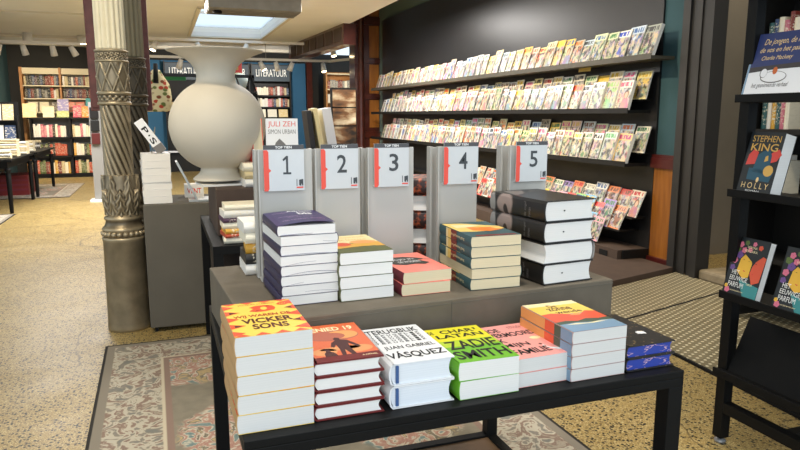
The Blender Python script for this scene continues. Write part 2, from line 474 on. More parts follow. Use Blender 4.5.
tb = MB(); tb.prism([(2.95, 4.10), (3.3, 4.20), (4.10, 4.42), (4.10, 4.82), (3.85, 4.84), (3.85, 6.2), (3.0, 6.2)], .0, .05)  # low brown slab filling the dark floor area between plate and rack
tag(tb.build('dark_floor_slab', 'brown_card'), 'low dark brown slab on the floor between the entrance plate and the magazine rack', 'board')

# rugs -----------------------------------------------------------------
o = MB().box(-.965, .965, -1.65, 1.65, 0.0, .008).build('rug', 'rug_pattern', loc=(.605, 2.42, .001), rot=(0, 0, rad(.6)))
tag(o, 'large faded grey and pink persian rug under the front display table', 'rug')
o = MB().box(-.75, .75, -1.2, 1.2, 0.0, .008).build('rug', 'far_rug_pattern', loc=(-2.25, 13.3, .001))
tag(o, 'small grey rug under the far black book table', 'rug')
o = MB().box(-.8, .8, -1.2, 1.2, 0.0, .008).build('rug', 'far_rug_pattern', loc=(-2.75, 9.0, .001))
tag(o, 'reddish rug at the left edge under the nearer book table', 'rug')

# ------------------------------------------------------------------ cast iron columns
def column(name, label, loc, s, zt, main, flute):
    t = thing(name, label, 'column', loc)
    MB().lathe([(.130*s, 0), (.132*s, .02), (.129*s, .05), (.124*s, .57), (.128*s, .585), (.128*s, .60)], 48).build('drum', main, t, smooth=True)
    bd = MB()
    for k in range(22):
        a = 2*PI*k/22; bd.ball((.119*s*math.cos(a), .119*s*math.sin(a), .622), .0165*s, 6)
    bd.build('bead_ring', main, t, smooth=True)
    pr = [(.118*s, .60), (.118*s, .635), (.126*s, .645), (.124*s, .655), (.112*s, .665), (.104*s, .68), (.099*s, .70), (.108*s, .71), (.109*s, .72), (.096*s, .73), (.094*s, .74)]
    MB().lathe(pr, 60).build('base_moulding', main, t, smooth=True)
    # acanthus leaves: five overlapping pointed leaves with ribs and curled tips
    pr = [(0, .735+.25*i/60) for i in range(61)]
    def ac(r, z, a):
        u = (z-.735)/.25
        base = .082+.012*math.sin(PI*min(1, u*.9+.1))
        h = 0
        for (n, off, u0, u1, amp) in ((6, 0., 0., 1.02, .017), (6, .5, 0., .66, .020)):
            x = ((a*n/(2*PI)+off+.5) % 1)-.5
            uu = (u-u0)/(u1-u0)
            if 0 <= uu <= 1:
                wd = .50*(1-uu**3)*(.85+.15*math.sin(26*uu))
                e = abs(x)/max(wd, 1e-3)
                if e < 1:
                    v = amp*(1-e**3)*(.55+.45*uu)
                    v += .0045*math.cos(e*9+uu*16)*(1-e)
                    v += .004*math.exp(-(x*22)**2)
                    if uu > .8: v += .012*(uu-.8)/.2*(1-e)
                    h = max(h, v)
        return s*(base+h)
    MB().lathe(pr, 180, fn=ac).build('acanthus_leaves', main, t, smooth=True)
    # twisted shaft
    pr = [(0, .98+.43*i/44) for i in range(45)]
    def tw(r, z, a):
        k = (z-.98)/.43
        c = abs(math.sin(7*(a + 2.0*k)))
        return s*(.084+.002*k-.018*(1-c)**1.5)
    MB().lathe(pr, 196, fn=tw).build('twisted_shaft', main, t, smooth=True)
    # collar with a scroll relief
    pr = [(.084, 1.41), (.096, 1.413), (.097, 1.424), (.091, 1.43)] + [(.090, 1.432+.036*i/12) for i in range(13)] + [(.091, 1.47), (.098, 1.475), (.098, 1.486), (.090, 1.49)]
    MB().lathe([(r*s, z) for r, z in pr], 160, fn=lambda r, z, a: r*(1+(.05*math.sin(15*a)*math.sin((z-1.432)*175) if 1.432 < z < 1.468 else 0))).build('collar', main, t, smooth=True)
    # lattice of diamonds with rosettes
    pr = [(0, 1.49+.172*i/56) for i in range(57)]
    def la(r, z, a):
        k = (z-1.49)/.086
        def rd(x): return max(0, 1-7*abs(x-round(x)))
        q = 4*a/PI
        m = max(rd(q+k*.5), rd(q-k*.5))
        def ros(cq, ck):
            dq = ((q-cq+.5) % 1-.5); dk = ((k-ck+.5) % 1-.5)*.5
            d = math.hypot(dq, dk)/.16
            return max(0, 1-d)*(1+.5*math.cos(5*math.atan2(dk, dq)))
        return s*(.087+.0075*m+.007*max(ros(.5, 0.0), ros(0., 1.)*0))
    MB().lathe(pr, 220, fn=la).build('lattice_band', main, t, smooth=True)
    pr = [(.088, 1.662), (.096, 1.665), (.096, 1.672), (.090, 1.676)] + [(.089, 1.678+.042*i/14) for i in range(15)] + [(.090, 1.722), (.096, 1.726), (.096, 1.733), (.086, 1.738)]
    def fz(r, z, a):
        if not 1.677 < z < 1.721: return r
        u = (z-1.678)/.042
        return r*(1+.05*math.sin(18*a+3*math.sin(9*u))*math.sin(PI*u)+.03*math.cos(36*a)*math.cos(8*u))
    MB().lathe([(r*s, z) for r, z in pr], 220, fn=fz).build('frieze_band', main, t, smooth=True)
    # fluted upper shaft
    pr = [(.084, 1.738), (.086, 1.75), (.084, zt)]
    MB().lathe([(r*s, z) for r, z in pr], 160, fn=lambda r, z, a: r*(1-.10*abs(math.sin(8*a+.5))**2.5)).build('fluted_shaft', flute, t, smooth=True)
    return t
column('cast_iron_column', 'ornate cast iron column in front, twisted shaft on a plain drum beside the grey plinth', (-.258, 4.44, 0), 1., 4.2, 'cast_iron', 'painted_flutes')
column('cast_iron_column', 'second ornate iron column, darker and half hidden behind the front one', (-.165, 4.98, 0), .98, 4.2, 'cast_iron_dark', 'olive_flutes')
for x0, x1, lb in ((-.455, -.375, 'left'), (-.095, -.05, 'right')):
    p = MB(); p.box(x0, x1, 5.15, 5.30, 1.38, 4.2)
    p.box(x0+.01, x1-.01, 5.14, 5.15, 1.40, 4.2)
    o = p.build('wooden_post', 'red_wood', bevel=.004)
    tag(o, 'worn purple-red wooden board rising to the ceiling %s of the iron columns' % lb, 'post')
# narrow display strip left of the column
t = thing('display_strip', 'narrow grey rack of small dark packs far behind, just left of the column', 'rack', (-.965, 11.4, 0))
MB().box(-.08, .08, -.03, .03, .03, 1.55).build('panel', 'grey_back', t)
MB().box(-.14, .12, -.15, .15, 0, .03).build('foot', 'white', t)
for i, z in enumerate((1.38, 1.18, .98)):
    MB().box(-.06, .06, -.07, -.03, z-.08, z+.09).build('pouch', ['black_matt', 'rack_black', 'red_rail'][i], t, bevel=.006)

# ------------------------------------------------------------------ books lying flat
def make_book(name, w, L, th, cover, spine, leaf, hard=False, round_sp=True, art=None, arts=(), bow=0.):
    """lies flat: spine towards -x, foot (page side) towards -y; origin bottom centre. returns Empty"""
    t = bpy.data.objects.new(name, None); C.objects.link(t); t.empty_display_size = .03
    ct = .0028 if hard else .0008
    ov = .004 if hard else .0004
    x0, x1, y0, y1 = -w/2, w/2, -L/2, L/2
    # page block (rounded at the spine when hard bound)
    pb = MB()
    N = 8
    pts = []
    sx = x0+(.008 if hard else .0012)
    def arc(x, sgn, d):
        return [(x + sgn*d*math.sin(PI*i/N), ct+(th-2*ct)*i/N) for i in range(N+1)]
    dcv = (.006 if hard else .002) * (1 if round_sp else .2)
    prof = arc(x1-ov-(.001 if hard else 0), -1, dcv if hard else 0)      # fore edge, from bottom to top
    sp = arc(sx, -1, dcv)[::-1]
    ring = prof + sp
    vs = [(p[0], y0+ov, p[1]) for p in ring] + [(p[0], y1-ov, p[1]) for p in ring]
    n = len(ring)
    pb.add(vs, [list(range(n)), list(range(n, 2*n))[::-1]] + [[i, (i+1) % n, n+(i+1) % n, n+i] for i in range(n)])
    pb.build('page_block', leaf, t)
    cb = MB()
    def board(z0, z1, mi):
        if bow and mi == 0 and z0 > th/2:
            K = 10
            vs = []
            for i in range(K+1):
                x = x0+(x1-x0)*i/K
                for y in (y0, y1):
                    h = bow*(math.sin(PI*i/K)*.7+.5*i/K)*(1 if y == y0 else .5)
                    vs += [(x, y, z0+h), (x, y, z1+h)]
            fs = []
            for i in range(K):
                a = 4*i
                fs += [[a+1, a+5, a+7, a+3], [a, a+2, a+6, a+4], [a, a+4, a+5, a+1], [a+2, a+3, a+7, a+6]]
            fs += [[0, 1, 3, 2], [4*K, 4*K+2, 4*K+3, 4*K+1]]
            cb.add(vs, fs, mi)
        else: cb.box(x0+(.005 if hard else .0), x1, y0, y1, z0, z1, mi)
    board(0, ct, 0); board(th-ct, th-.0003, 0)
    # spine strip
    d = (.005 if hard else .0025) if round_sp else .0004
    vs = []; fs = []
    for i in range(N+1):
        z = (th-.0003)*i/N; x = x0+(.002 if hard else .0) - d*math.sin(PI*i/N) + (.003 if hard and i in (0, N) else 0)
        for y in (y0, y1): vs += [(x, y, z), (x+ct+.0006, y, z)]
    for i in range(N):
        a = 4*i
        fs += [[a, a+2, a+6, a+4], [a+1, a+5, a+7, a+3], [a, a+4, a+5, a+1], [a+2, a+3, a+7, a+6]]
    fs += [[0, 1, 3, 2], [4*N, 4*N+2, 4*N+3, 4*N+1]]
    cb.add(vs, fs, 1)
    mats = [cover, spine]
    if art:
        art(cb, mats, x0, y0, w, L, th)
    c = cb.build('cover', mats, t, fix=not art)
    if art:
        bm = bmesh.new(); bm.from_mesh(c.data); bm.normal_update(); bm.free()
    t['_w'] = w
    return t
def UV(x0, y0, w, L, th, k=1):
    """cover plane matrix: (0,0) lower left, (1,1) upper right"""
    T = Matrix.Translation((x0, y0, th+.00012*k)) @ Matrix.Diagonal((w, L, 1, 1)); return T
def lettering(t, name, lines, m, x0, y0, w, L, th, k=2, bold=.015, shear=0.):
    mb = MB(); T = UV(x0, y0, w, L, th, k)
    for body, u0, u1, v0, v1 in lines: put_text(mb, body, u0, u1, v0, v1, 0, 0, T, bold, shear)
    cv = [c for c in t.children if c.name.split('.')[0] == 'cover'][0]
    return mb.build(name, m, cv, fix=False)
def ellipse(cx, cy, rx, ry, n=28, a0=0., a1=2*PI):
    return [(cx+rx*math.cos(a0+(a1-a0)*i/n), cy+ry*math.sin(a0+(a1-a0)*i/n)) for i in range(n)]

def stack(proto, n, loc, rz, th, top_label, low_label, group, jit=.002, jr=1.0, rots=None, top_only=('title', 'author_name', 'subtitle'), z0=None, dz=0., flips=()):
    """n copies in a pile; proto becomes the top one"""
    x, y, z = loc
    for i in range(n):
        fromtop = n-1-i
        o = proto if fromtop == 0 else copy_tree(proto, top_only)
        if '_w' in o: del o['_w']
        dx, dy = (R.uniform(-jit, jit), R.uniform(-jit, jit))
        a = rz + (rots[fromtop] if rots else R.uniform(-jr, jr))
        if fromtop in flips: a += 180
        o.location = (x+dx, y+dy, z+i*(th+.0004)+dz); o.rotation_euler = (0, 0, rad(a))
        if fromtop == 0: tag(o, top_label, 'book', group)
        else:
            pos = 'bottom' if i == 0 else ordw(fromtop+1)
            tag(o, low_label % pos, 'book', group)
mat('c_yellow', 'f2cf55', .45); mat('c_tan', 'c39a68', .5); mat('c_orange', 'e5532c', .45); mat('c_brown', '5a2413', .5); mat('c_dkred', 'b7431f', .45)
mat('c_maroon', '6e1c1c', .5); mat('c_sunset', 'dd6a3c', .4); mat('c_moon', 'b7654e', .45); mat('c_cream', 'f3e3b3', .5); mat('c_peach', 'e9a15e', .45)
mat('c_sil', '4b211f', .5); mat('c_cloud', 'e19a63', .5)
mat('c_white', 'e9e9ea', .4); mat('c_blueband', '3a5a8c', .5)
mat('c_lemon', 'e8dc2e', .4); mat('c_green', '6fb52c', .4); mat('c_lime', 'b5cf2d', .4)
mat('c_pink', 'f0a39c', .45); mat('c_zon_y', 'f1cf5c', .4); mat('c_zon_r', 'e25a3a', .4); mat('c_zon_g', '4d5a4a', .5); mat('c_zon_b', '7d9ab4', .4); mat('c_zon_p', 'c9a7a0', .5)
mat('c_night', '2b2827', .45); mat('c_gold', 'b99a58', .5); mat('c_blue_edge', '2438b8', .5)
mat('c_purple', '35295c', .4); mat('c_purple_sp', '2a2046', .45); mat('c_lilac', 'b79ab8', .5)
mat('c_veg', '5f6238', .5); mat('c_tomato', 'd9593a', .5); mat('c_sand', 'ead9a4', .5); mat('c_ochre', 'd9a443', .5)
mat('c_coral', 'f18778', .45); mat('c_leafgrey', '3b3a35', .55); mat('c_wine', '6d2230', .5)
mat('c_teal', '33555a', .45); mat('c_flame', 'e8812f', .45); mat('c_straw', 'e9c76a', .45); mat('c_brick', '7e2f22', .5)
mat('c_black', '1b1918', .35); mat('c_skin', '8c7a74', .5); mat('c_grey', '6c6967', .5)

def stack_books():
    T_ = .75
    # 1 yellow and orange thriller -----------------------------------
    def art(cb, mats, x0, y0, w, L, th):
        mats += ['c_orange', 'c_brown', 'c_dkred']
        T = UV(x0, y0, w, L, th)
        for k, v in enumerate((.02, .22, .42, .62, .80)):
            cb.poly([(0, v), (.16+.05*(k % 2), v+.07), (0, v+.14)], 0, 2, T)
            cb.poly([(1, v+.02), (.80+.05*(k % 2), v+.10), (1, v+.17)], 0, 2, T)
            if k % 2: cb.poly([(.06, v+.03), (.16, v+.07), (.06, v+.10)], .00005, 3, T); cb.poly([(.95, v+.06), (.84, v+.10), (.95, v+.13)], .00005, 3, T)
        for u in (.1, .36, .62, .86):
            cb.poly([(u-.1, 0), (u+.1, 0), (u, .07)], 0, 2, T); cb.poly([(u-.1, 1), (u+.12, 1), (u, .94)], 0, 2, T)
        # crumpled badge in the middle
        cb.poly([(.34, .70), (.44, .66), (.56, .66), (.70, .69), (.73, .76), (.70, .83), (.60, .86), (.46, .86), (.36, .82), (.42, .77)], 0, 2, T)
        cb.poly(ellipse(.56, .76, .05, .05, 14), .00005, 0, T); cb.poly([(.60, .80), (.68, .83), (.62, .85)], .00005, 4, T); cb.poly([(.42, .68), (.5, .7), (.46, .73)], .00005, 4, T)
        cb.poly(ellipse(.86, .86, .085, .045, 18), 0, 2, T)
    w, L, th = .147, .226, .0382
    b = make_book('paperback', w, L, th, 'c_yellow', 'c_tan', 'leaf_grey', art=art)
    lettering(b, 'title', [('VICKER', .17, .86, .33, .47), ('SONS', .28, .76, .16, .30)], 'c_brown', -w/2, -L/2, w, L, th, bold=.03)
    lettering(b, 'subtitle', [('WIJ WAREN DE', .09, .88, .495, .59)], 'c_dkred', -w/2, -L/2, w, L, th, bold=.03)
    lettering(b, 'author_name', [('JACQUES CLEMENT', .22, .76, .895, .93)], 'c_dkred', -w/2, -L/2, w, L, th, bold=.015)
    lettering(b, 'title', [('NU', .82, .90, .845, .875)], 'c_yellow', -w/2, -L/2, w, L, th, 3)
    stack(b, 5, (.178, 1.2+L/2, T_+.001), 1.5, th, 'yellow and orange paperback with jagged triangles topping the leftmost front pile',
          '%s copy down in the leftmost front pile, thick grey page ends under the yellow cover', 'pile of yellow and orange paperbacks', jit=.001, jr=.6, rots=[0, .5, .2, -.3, -1])
    # 2 red planet science fiction -------------------------------------
    def art(cb, mats, x0, y0, w, L, th):
        mats += ['c_sunset', 'c_moon', 'c_sil', 'c_cloud', 'c_peach', 'c_maroon']
        T = UV(x0, y0, w, L, th)
        cb.poly([(.06, 0), (1, 0), (1, 1), (.06, 1)], 0, 2, T)
        cb.poly([(.06, 0), (1, 0), (1, .14), (.06, .12)], .00004, 7, T)
        for cx, cy, rx, ry in ((.25, .24, .18, .09), (.74, .26, .22, .09), (.5, .3, .3, .05)): cb.poly(ellipse(cx, cy, rx, ry), .00006, 5, T)
        cb.poly(ellipse(.52, .66, .40, .15), .00008, 3, T); cb.poly(ellipse(.66, .67, .25, .115), .0001, 6, T); cb.poly(ellipse(.42, .645, .28, .11), .00012, 3, T)
        # walking figure
        cb.poly([(.46, .12), (.52, .12), (.55, .26), (.60, .12), (.67, .12), (.64, .30), (.66, .42), (.76, .30), (.80, .32), (.68, .50), (.58, .53), (.58, .58), (.52, .60), (.48, .56), (.50, .52), (.42, .46), (.38, .36), (.42, .33), (.47, .40), (.48, .28)], .00014, 4, T)
        cb.poly([(.22, .12), (.40, .12), (.38, .20), (.33, .24), (.33, .30), (.25, .31), (.27, .25), (.23, .2)], .00014, 4, T)
    w, L, th = .145, .228, .0297
    b = make_book('hardback', w, L, th, 'c_maroon', 'c_maroon', 'leaf_white', hard=True, art=art)
    lettering(b, 'title', [('DENIED 19', .12, .90, .80, .92), ('A NOVEL', .72, .95, .06, .085)], 'c_cream', -w/2, -L/2, w, L, th, bold=.03)
    stack(b, 4, (.327, 1.203+L/2, T_+.001), 0, th, 'orange red-planet hardback with a silhouetted figure topping the second front pile',
          '%s copy down in the second front pile, white pages between maroon boards', 'pile of maroon hardbacks', jit=.0008, jr=.4)
    # 3 white hardback with black capitals ---------------------------------
    w, L, th = .143, .228, .049
    b = make_book('hardback', w, L, th, 'c_white', 'c_white', 'leaf_cool', hard=True)
    ls = [('TERUGBLIK', .05, .93, .80, .93)]
    for i, c in enumerate('TERUGBLIK'):
        for j in range(5):
            ls.append((c, .06+i*.098, .12+i*.098, .735-j*.055, .775-j*.055))
    lettering(b, 'title', ls + [('JUAN GABRIEL', .12, .94, .33, .44)], 'ink', -w/2, -L/2, w, L, th, bold=.012)
    lettering(b, 'title', [('V\u00c1SQUEZ', .06, .97, .09, .29)], 'ink', -w/2, -L/2, w, L, th, bold=.02)
    rb = MB(); rb.box(-w/2+.012, -w/2+.018, -L/2-.0004, -L/2+.02, .006, th-.006)
    rb.build('head_band', 'c_blueband', b)
    stack(b, 2, (.484, 1.203+L/2, T_+.001), 0, th, 'white hardback with tall black capitals and striped lettering on its front pile',
          '%s white hardback with a blue headband in the third front pile', 'pile of white hardbacks', jit=.0005, jr=.3)
    # 4 yellow to green paperback ------------------------------------------
    def art(cb, mats, x0, y0, w, L, th):
        mats += ['c_lemon', 'c_lime']
        T = UV(x0, y0, w, L, th)
        cb.poly([(0, .60), (1, .60), (1, 1), (0, 1)], 0, 2, T); cb.poly([(0, .42), (1, .42), (1, .60), (0, .60)], 0, 3, T)
    w, L, th = .143, .222, .0415
    b = make_book('paperback', w, L, th, 'c_green', 'c_green', 'leaf_white', art=art)
    lettering(b, 'title', [('CHAR', .24, .84, .82, .93), ("'", .86, .90, .87, .93), ('LATAN', .10, .92, .68, .79), ('DE', .03, .12, .83, .92)], 'ink', -w/2, -L/2, w, L, th, bold=.03)
    lettering(b, 'title', [('ZADIE', .10, .96, .34, .58), ('SMITH', .06, .95, .07, .29)], 'ink', -w/2, -L/2, w, L, th, bold=.02)
    stack(b, 2, (.637, 1.196+L/2, T_+.001), -1, th, 'yellow and green paperback with heavy black capitals on its front pile',
          '%s copy in the fourth front pile, green cover slightly open over white pages', 'pile of yellow and green paperbacks', jit=.001, jr=.6, rots=[0, 1.5])
    # 5 pink paperback ---------------------------------------------------
    def art(cb, mats, x0, y0, w, L, th):
        mats += ['c_white', 'ink', 'c_cream']
        T = UV(x0, y0, w, L, th)
        cb.poly([(.76, .20), (.80, .18), (.90, .15), (.93, .11), (.86, .10), (.80, .13), (.74, .17), (.70, .27), (.73, .28)], 0, 2, T)
        cb.poly(ellipse(.71, .31, .028, .02, 12), .00004, 3, T); cb.poly([(.90, .12), (.98, .12), (.98, .15), (.94, .145)], .00004, 3, T)
        cb.poly(ellipse(.80, .50, .10, .045, 20), 0, 4, T)
    w, L, th = .142, .224, .0335
    b = make_book('paperback', w, L, th, 'c_pink', 'c_pink', 'leaf_grey', art=art)
    lettering(b, 'title', [('HOE', .08, .40, .78, .90), ('VERMOORD', .08, .95, .62, .75), ('IK', .08, .24, .46, .58), ('MIJN', .08, .55, .29, .42), ('FAMILIE', .06, .74, .10, .24)], 'ink', -w/2, -L/2, w, L, th, bold=.018)
    lettering(b, 'title', [('BELLA', .62, .86, .895, .92), ('MACKIE', .62, .88, .855, .88)], 'c_wine', -w/2, -L/2, w, L, th, bold=.0)
    stack(b, 2, (.7825, 1.212+L/2, T_+.001), 2.0, th, 'pink paperback with slanted black capitals lying on its front pile',
          '%s pink paperback in the fifth front pile, grey page ends', 'pile of pink paperbacks', jit=.0006, jr=.4)
    # 6 sunrise mountains paperback ---------------------------------------
    def art(cb, mats, x0, y0, w, L, th):
        mats += ['c_zon_y', 'c_zon_r', 'c_zon_g', 'c_zon_b', 'c_cream', 'c_peach']
        T = UV(x0, y0, w, L, th)
        cb.poly([(0, .55), (1, .55), (1, .88), (0, .88)], 0, 2, T); cb.poly([(0, .88), (1, .88), (1, 1), (0, 1)], 0, 6, T)
        cb.poly([(0, .28), (1, .28), (1, .56), (.84, .60), (.62, .48), (.4, .57), (.2, .62), (0, .6)], .00004, 3, T)
        cb.poly([(.45, .50), (.62, .48), (.70, .52), (.6, .55)], .00008, 7, T)
        cb.poly([(0, .20), (1, .20), (1, .33), (.8, .31), (.6, .35), (.4, .30), (.2, .34), (0, .32)], .0001, 4, T)
        cb.poly([(0, 0), (1, 0), (1, .23), (.8, .25), (.6, .22), (.35, .26), (0, .24)], .00012, 5, T)
        cb.poly([(.1, .22), (.3, .24), (.5, .21), (.7, .23), (.9, .22), (.6, .19), (.3, .2)], .00016, 6, T)
        # spine: yellow to red to dark
        for (a, b, mi) in ((0, .2, 5), (.2, .32, 4), (.32, .5, 3), (.5, 1, 7)):
            cb.add([(x0-.0029, y0+a*L, .001), (x0-.0029, y0+b*L, .001), (x0-.0029, y0+b*L, th-.001), (x0-.0029, y0+a*L, th-.001)], [[0, 1, 2, 3]], mi)
    w, L, th = .148, .222, .0292
    b = make_book('paperback', w, L, th, 'c_zon_p', 'c_zon_p', 'leaf_grey', art=art)
    lettering(b, 'title', [('De', .36, .52, .80, .90), ('zonne', .26, .72, .69, .79), ('wende', .30, .80, .58, .67)], 'c_brown', -w/2, -L/2, w, L, th, bold=.02)
    stack(b, 4, (.918, 1.2+L/2, T_+.001), .8, th, 'paperback with yellow sky over red mountains on the tall right-hand front pile',
          '%s copy down beneath the red mountain paperback in the sixth front pile', 'pile of mountain paperbacks', jit=.001, jr=.7)
    # 7 dark book with blue printed edges --------------------------------
    g = NT('blue_edges', .5)
    co = g.coord(); nz = g.noise(g.mapping(co, (30, 30, 55)), 1.1, 2); 
    rg = g.math('ABSOLUTE', g.math('SUBTRACT', nz.outputs[0], .52))
    g.col(g.mix(g.math('MULTIPLY', g.math('SUBTRACT', 1., g.step(rg, .018, .008)), g.step(g.noise(co, 28, 1).outputs[0], .5, .03)), lin('2c419f'), lin('d3a9b8')))
    g = NT('night_cover', .45)
    nz = g.noise(g.coord(), 90, 2); g.col(g.mix(g.step(nz.outputs[0], .66, .02), lin('2a2726'), lin('8d7750')))
    def art(cb, mats, x0, y0, w, L, th):
        mats += ['c_grey', 'c_white']
        T = UV(x0, y0, w, L, th)
        cb.poly([(.34, .60), (.56, .58), (.64, .66), (.56, .70), (.40, .68)], 0, 2, T)
        cb.poly([(.62, .30), (.78, .28), (.80, .35), (.70, .38), (.63, .36)], 0, 3, T)
    w, L, th = .141, .226, .0315
    b = make_book('hardback', w, L, th, 'night_cover', 'c_night', 'blue_edges', hard=True, art=art)
    stack(b, 2, (1.0685, 1.204+L/2, T_+.001), .5, th, 'black starry-covered book with blue printed page edges at the right end of the table',
          '%s black book with blue printed edges, under its twin at the right table end', 'black books with blue edges', jit=.0006, jr=.6)
stack_books()

# ------------------------------------------------------------------ front table
t = thing('display_table', 'black square-legged display table in the foreground carrying piled books and a taupe riser', 'table', (.627, 1.64, 0))
x0, x1, y0, y1 = .113-.627, 1.142-.627, 1.17-1.64, 2.12-1.64
MB().box(x0, x1, y0, y1, .732, .75).build('table_top', 'black_paint', t, bevel=.002)
ap = MB()
ap.box(x0, x1, y0, y0+.04, .71, .732); ap.box(x0, x1, y1-.04, y1, .71, .732)
ap.box(x0, x0+.04, y0+.04, y1-.04, .71, .732); ap.box(x1-.04, x1, y0+.04, y1-.04, .71, .732)
ap.build('apron', 'black_paint', t, bevel=.0015)
for x in (x0, x1-.042):
    for y in (y0, y1-.042):
        MB().box(x, x+.042, y, y+.042, .0095, .71).build('leg', 'black_paint', t, bevel=.0015)
# stretchers and a brown lower panel between the legs
for (a0, a1, b0, b1) in ((x0+.042, x1-.042, y1-.040, y1-.004), (x0+.042, x1-.042, y0+.004, y0+.040), (x0+.004, x0+.040, y0+.042, y1-.042), (x1-.040, x1-.004, y0+.042, y1-.042)):
    MB().box(a0, a1, b0, b1, .12, .15).build('stretcher', 'black_paint', t, bevel=.001)
MB().box(x0+.040, x1-.040, y0+.040, y1-.040, .125, .142).build('lower_panel', 'brown_panel', t)

# riser ---------------------------------------------------------------
ZB = .892; AB = rad(3.6)
t = thing('riser', 'taupe fabric covered riser block at the rear of the front display table', 'riser', (.648, 1.765, .751), AB)
MB().box(-.515, .515, -.30, .30, 0, ZB-.751).build('body', 'block_taupe', t, bevel=.003)
sm = MB(); sm.box(-.001, .001, -.3012, -.2995, .004, .135); sm.box(-.515, .515, -.3015, -.2995, ZB-.751-.012, ZB-.751-.0105)
sm.build('seam', 'kiosk_grey', t)

# ------------------------------------------------------------------ piles on the riser
def riser_piles():
    zt = ZB+.0015
    # purple pile
    def art(cb, mats, x0, y0, w, L, th):
        pass
    w, L, th = .141, .222, .0242
    b = make_book('paperback', w, L, th, 'c_purple', 'c_purple_sp', 'leaf_white', bow=.009)
    lettering(b, 'title', [('Adriaan', .40, .88, .86, .95), ('bis', .56, .82, .60, .80)], 'c_white', -w/2, -L/2, w, L, th+.012, bold=.03)
    lettering(b, 'title', [('verhalen', .12, .40, .80, .88), ('en brieven', .15, .5, .48, .55), ('uit de jaren', .30, .80, .40, .46), ('van reizen', .14, .55, .20, .29), ('en dichters', .55, .90, .22, .30)], 'c_lilac', -w/2, -L/2, w, L, th+.0122, bold=.0)
    # keep lettering just above the bowed cover
    for ch in b.children_recursive:
        if ch.name.split('.')[0] in ('title', 'author_name', 'subtitle'):
            for v_ in ch.data.vertices:
                i = (v_.co.x+w/2)/w; j = (v_.co.y+L/2)/L
                v_.co.z = th+.0002+.009*(math.sin(PI*i)*.7+.5*i)*(1-.5*j)
    stack(b, 8, (.317, 1.54+L/2, zt), 2, th, 'purple paperback with a lifting cover topping the tallest riser pile below sign one',
          '%s copy down in the tall pile of purple paperbacks below sign one', 'pile of purple paperbacks', jit=.0012, jr=.8, rots=[-1.5, 1, .6, .2, .5, 0, .8, .4], flips=(1, 3))
    # sandy cover with vegetables
    def art(cb, mats, x0, y0, w, L, th):
        mats += ['c_sand', 'c_tomato', 'c_ochre', 'c_veg', 'c_peach']
        T = UV(x0, y0, w, L, th)
        cb.poly([(0, .50), (1, .50), (1, 1), (0, 1)], .0, 2, T)
        cb.poly([(0, .22), (.3, .27), (.6, .30), (1, .26), (1, .52), (.6, .50), (.3, .46), (0, .44)], .00004, 4, T)
        cb.poly(ellipse(.25, .46, .17, .11), .00008, 3, T); cb.poly(ellipse(.70, .55, .26, .10), .00008, 6, T)
        cb.poly([(0, 0), (1, 0), (1, .2), (.8, .30), (.5, .27), (.25, .2), (0, .15)], .0001, 5, T)
    w, L, th = .139, .226, .0305
    b = make_book('paperback', w, L, th, 'c_veg', 'c_veg', 'leaf_white', art=art, bow=0)
    lettering(b, 'title', [('Lize Korpershoek', .12, .9, .82, .90), ('het laatste', .2, .85, .68, .76)], 'c_ochre', -w/2, -L/2, w, L, th, bold=.0)
    stack(b, 4, (.462, 1.530+L/2, zt), 1, th, 'cream paperback with a red and orange still life topping the pile below sign two',
          '%s copy down in the pile of still-life paperbacks below sign two', 'pile of still-life paperbacks', jit=.0012, jr=.8)
    # coral book
    def art(cb, mats, x0, y0, w, L, th):
        mats += ['c_leafgrey']
        T = UV(x0, y0, w, L, th)
        cb.poly([(.05, .52), (.12, .68), (.30, .80), (.52, .80), (.76, .70), (.86, .62), (.80, .58), (.70, .58), (.80, .46), (.84, .40), (.70, .33), (.52, .38), (.30, .36), (.12, .42)], 0, 2, T)
        cb.poly([(.84, .61), (.99, .55), (.86, .58)], .00004, 2, T)
    w, L, th = .136, .220, .0305
    b = make_book('paperback', w, L, th, 'c_coral', 'c_wine', 'leaf_cream', art=art)
    lettering(b, 'title', [('JOJO IN', .18, .66, .60, .69), ('DE WOLKEN', .24, .70, .47, .56)], 'c_white', -w/2, -L/2, w, L, th, bold=.005)
    stack(b, 2, (.622, 1.528+L/2, zt), 1, th, 'coral paperback with a dark cloud motif on the low pile below sign three',
          '%s coral paperback of the low pair below sign three', 'pair of coral paperbacks', jit=.0015, jr=.8, rots=[2, 0])
    # teal / flame pile
    def art(cb, mats, x0, y0, w, L, th):
        mats += ['c_flame', 'c_straw', 'c_brick', 'c_teal', 'c_sand']
        T = UV(x0, y0, w, L, th)
        cb.poly([(0, .35), (.3, .30), (.7, .34), (1, .45), (1, .6), (.7, .75), (.4, .9), (0, .95)], 0, 3, T)
        cb.poly([(.3, .38), (.6, .30), (.95, .40), (.75, .50), (.95, .56), (.6, .58), (.3, .62)], .00004, 2, T)
        cb.poly([(.1, .6), (.4, .62), (.7, .72), (.4, .80), (.1, .82)], .00006, 6, T)
        cb.poly([(.1, .02), (.95, .02), (.9, .08), (.15, .1)], .00004, 4, T)
        for (a, b, mi) in ((.60, .70, 3), (.42, .60, 4), (.70, .76, 6)):
            cb.add([(x0-.0029, y0+a*L, .001), (x0-.0029, y0+b*L, .001), (x0-.0029, y0+b*L, th-.001), (x0-.0029, y0+a*L, th-.001)], [[0, 1, 2, 3]], mi)
    w, L, th = .144, .228, .0284
    b = make_book('paperback', w, L, th, 'c_teal', 'c_teal', 'leaf_cream', art=art)
    sp = MB(); Tm = face_T((-w/2-.0031, L*.10, th*.35), (0, -1, 0), (0, 0, 1))
    put_text(sp, 'de geheime gang', 0, L*.42, 0, th*.35, 0, 0, Tm, .0)
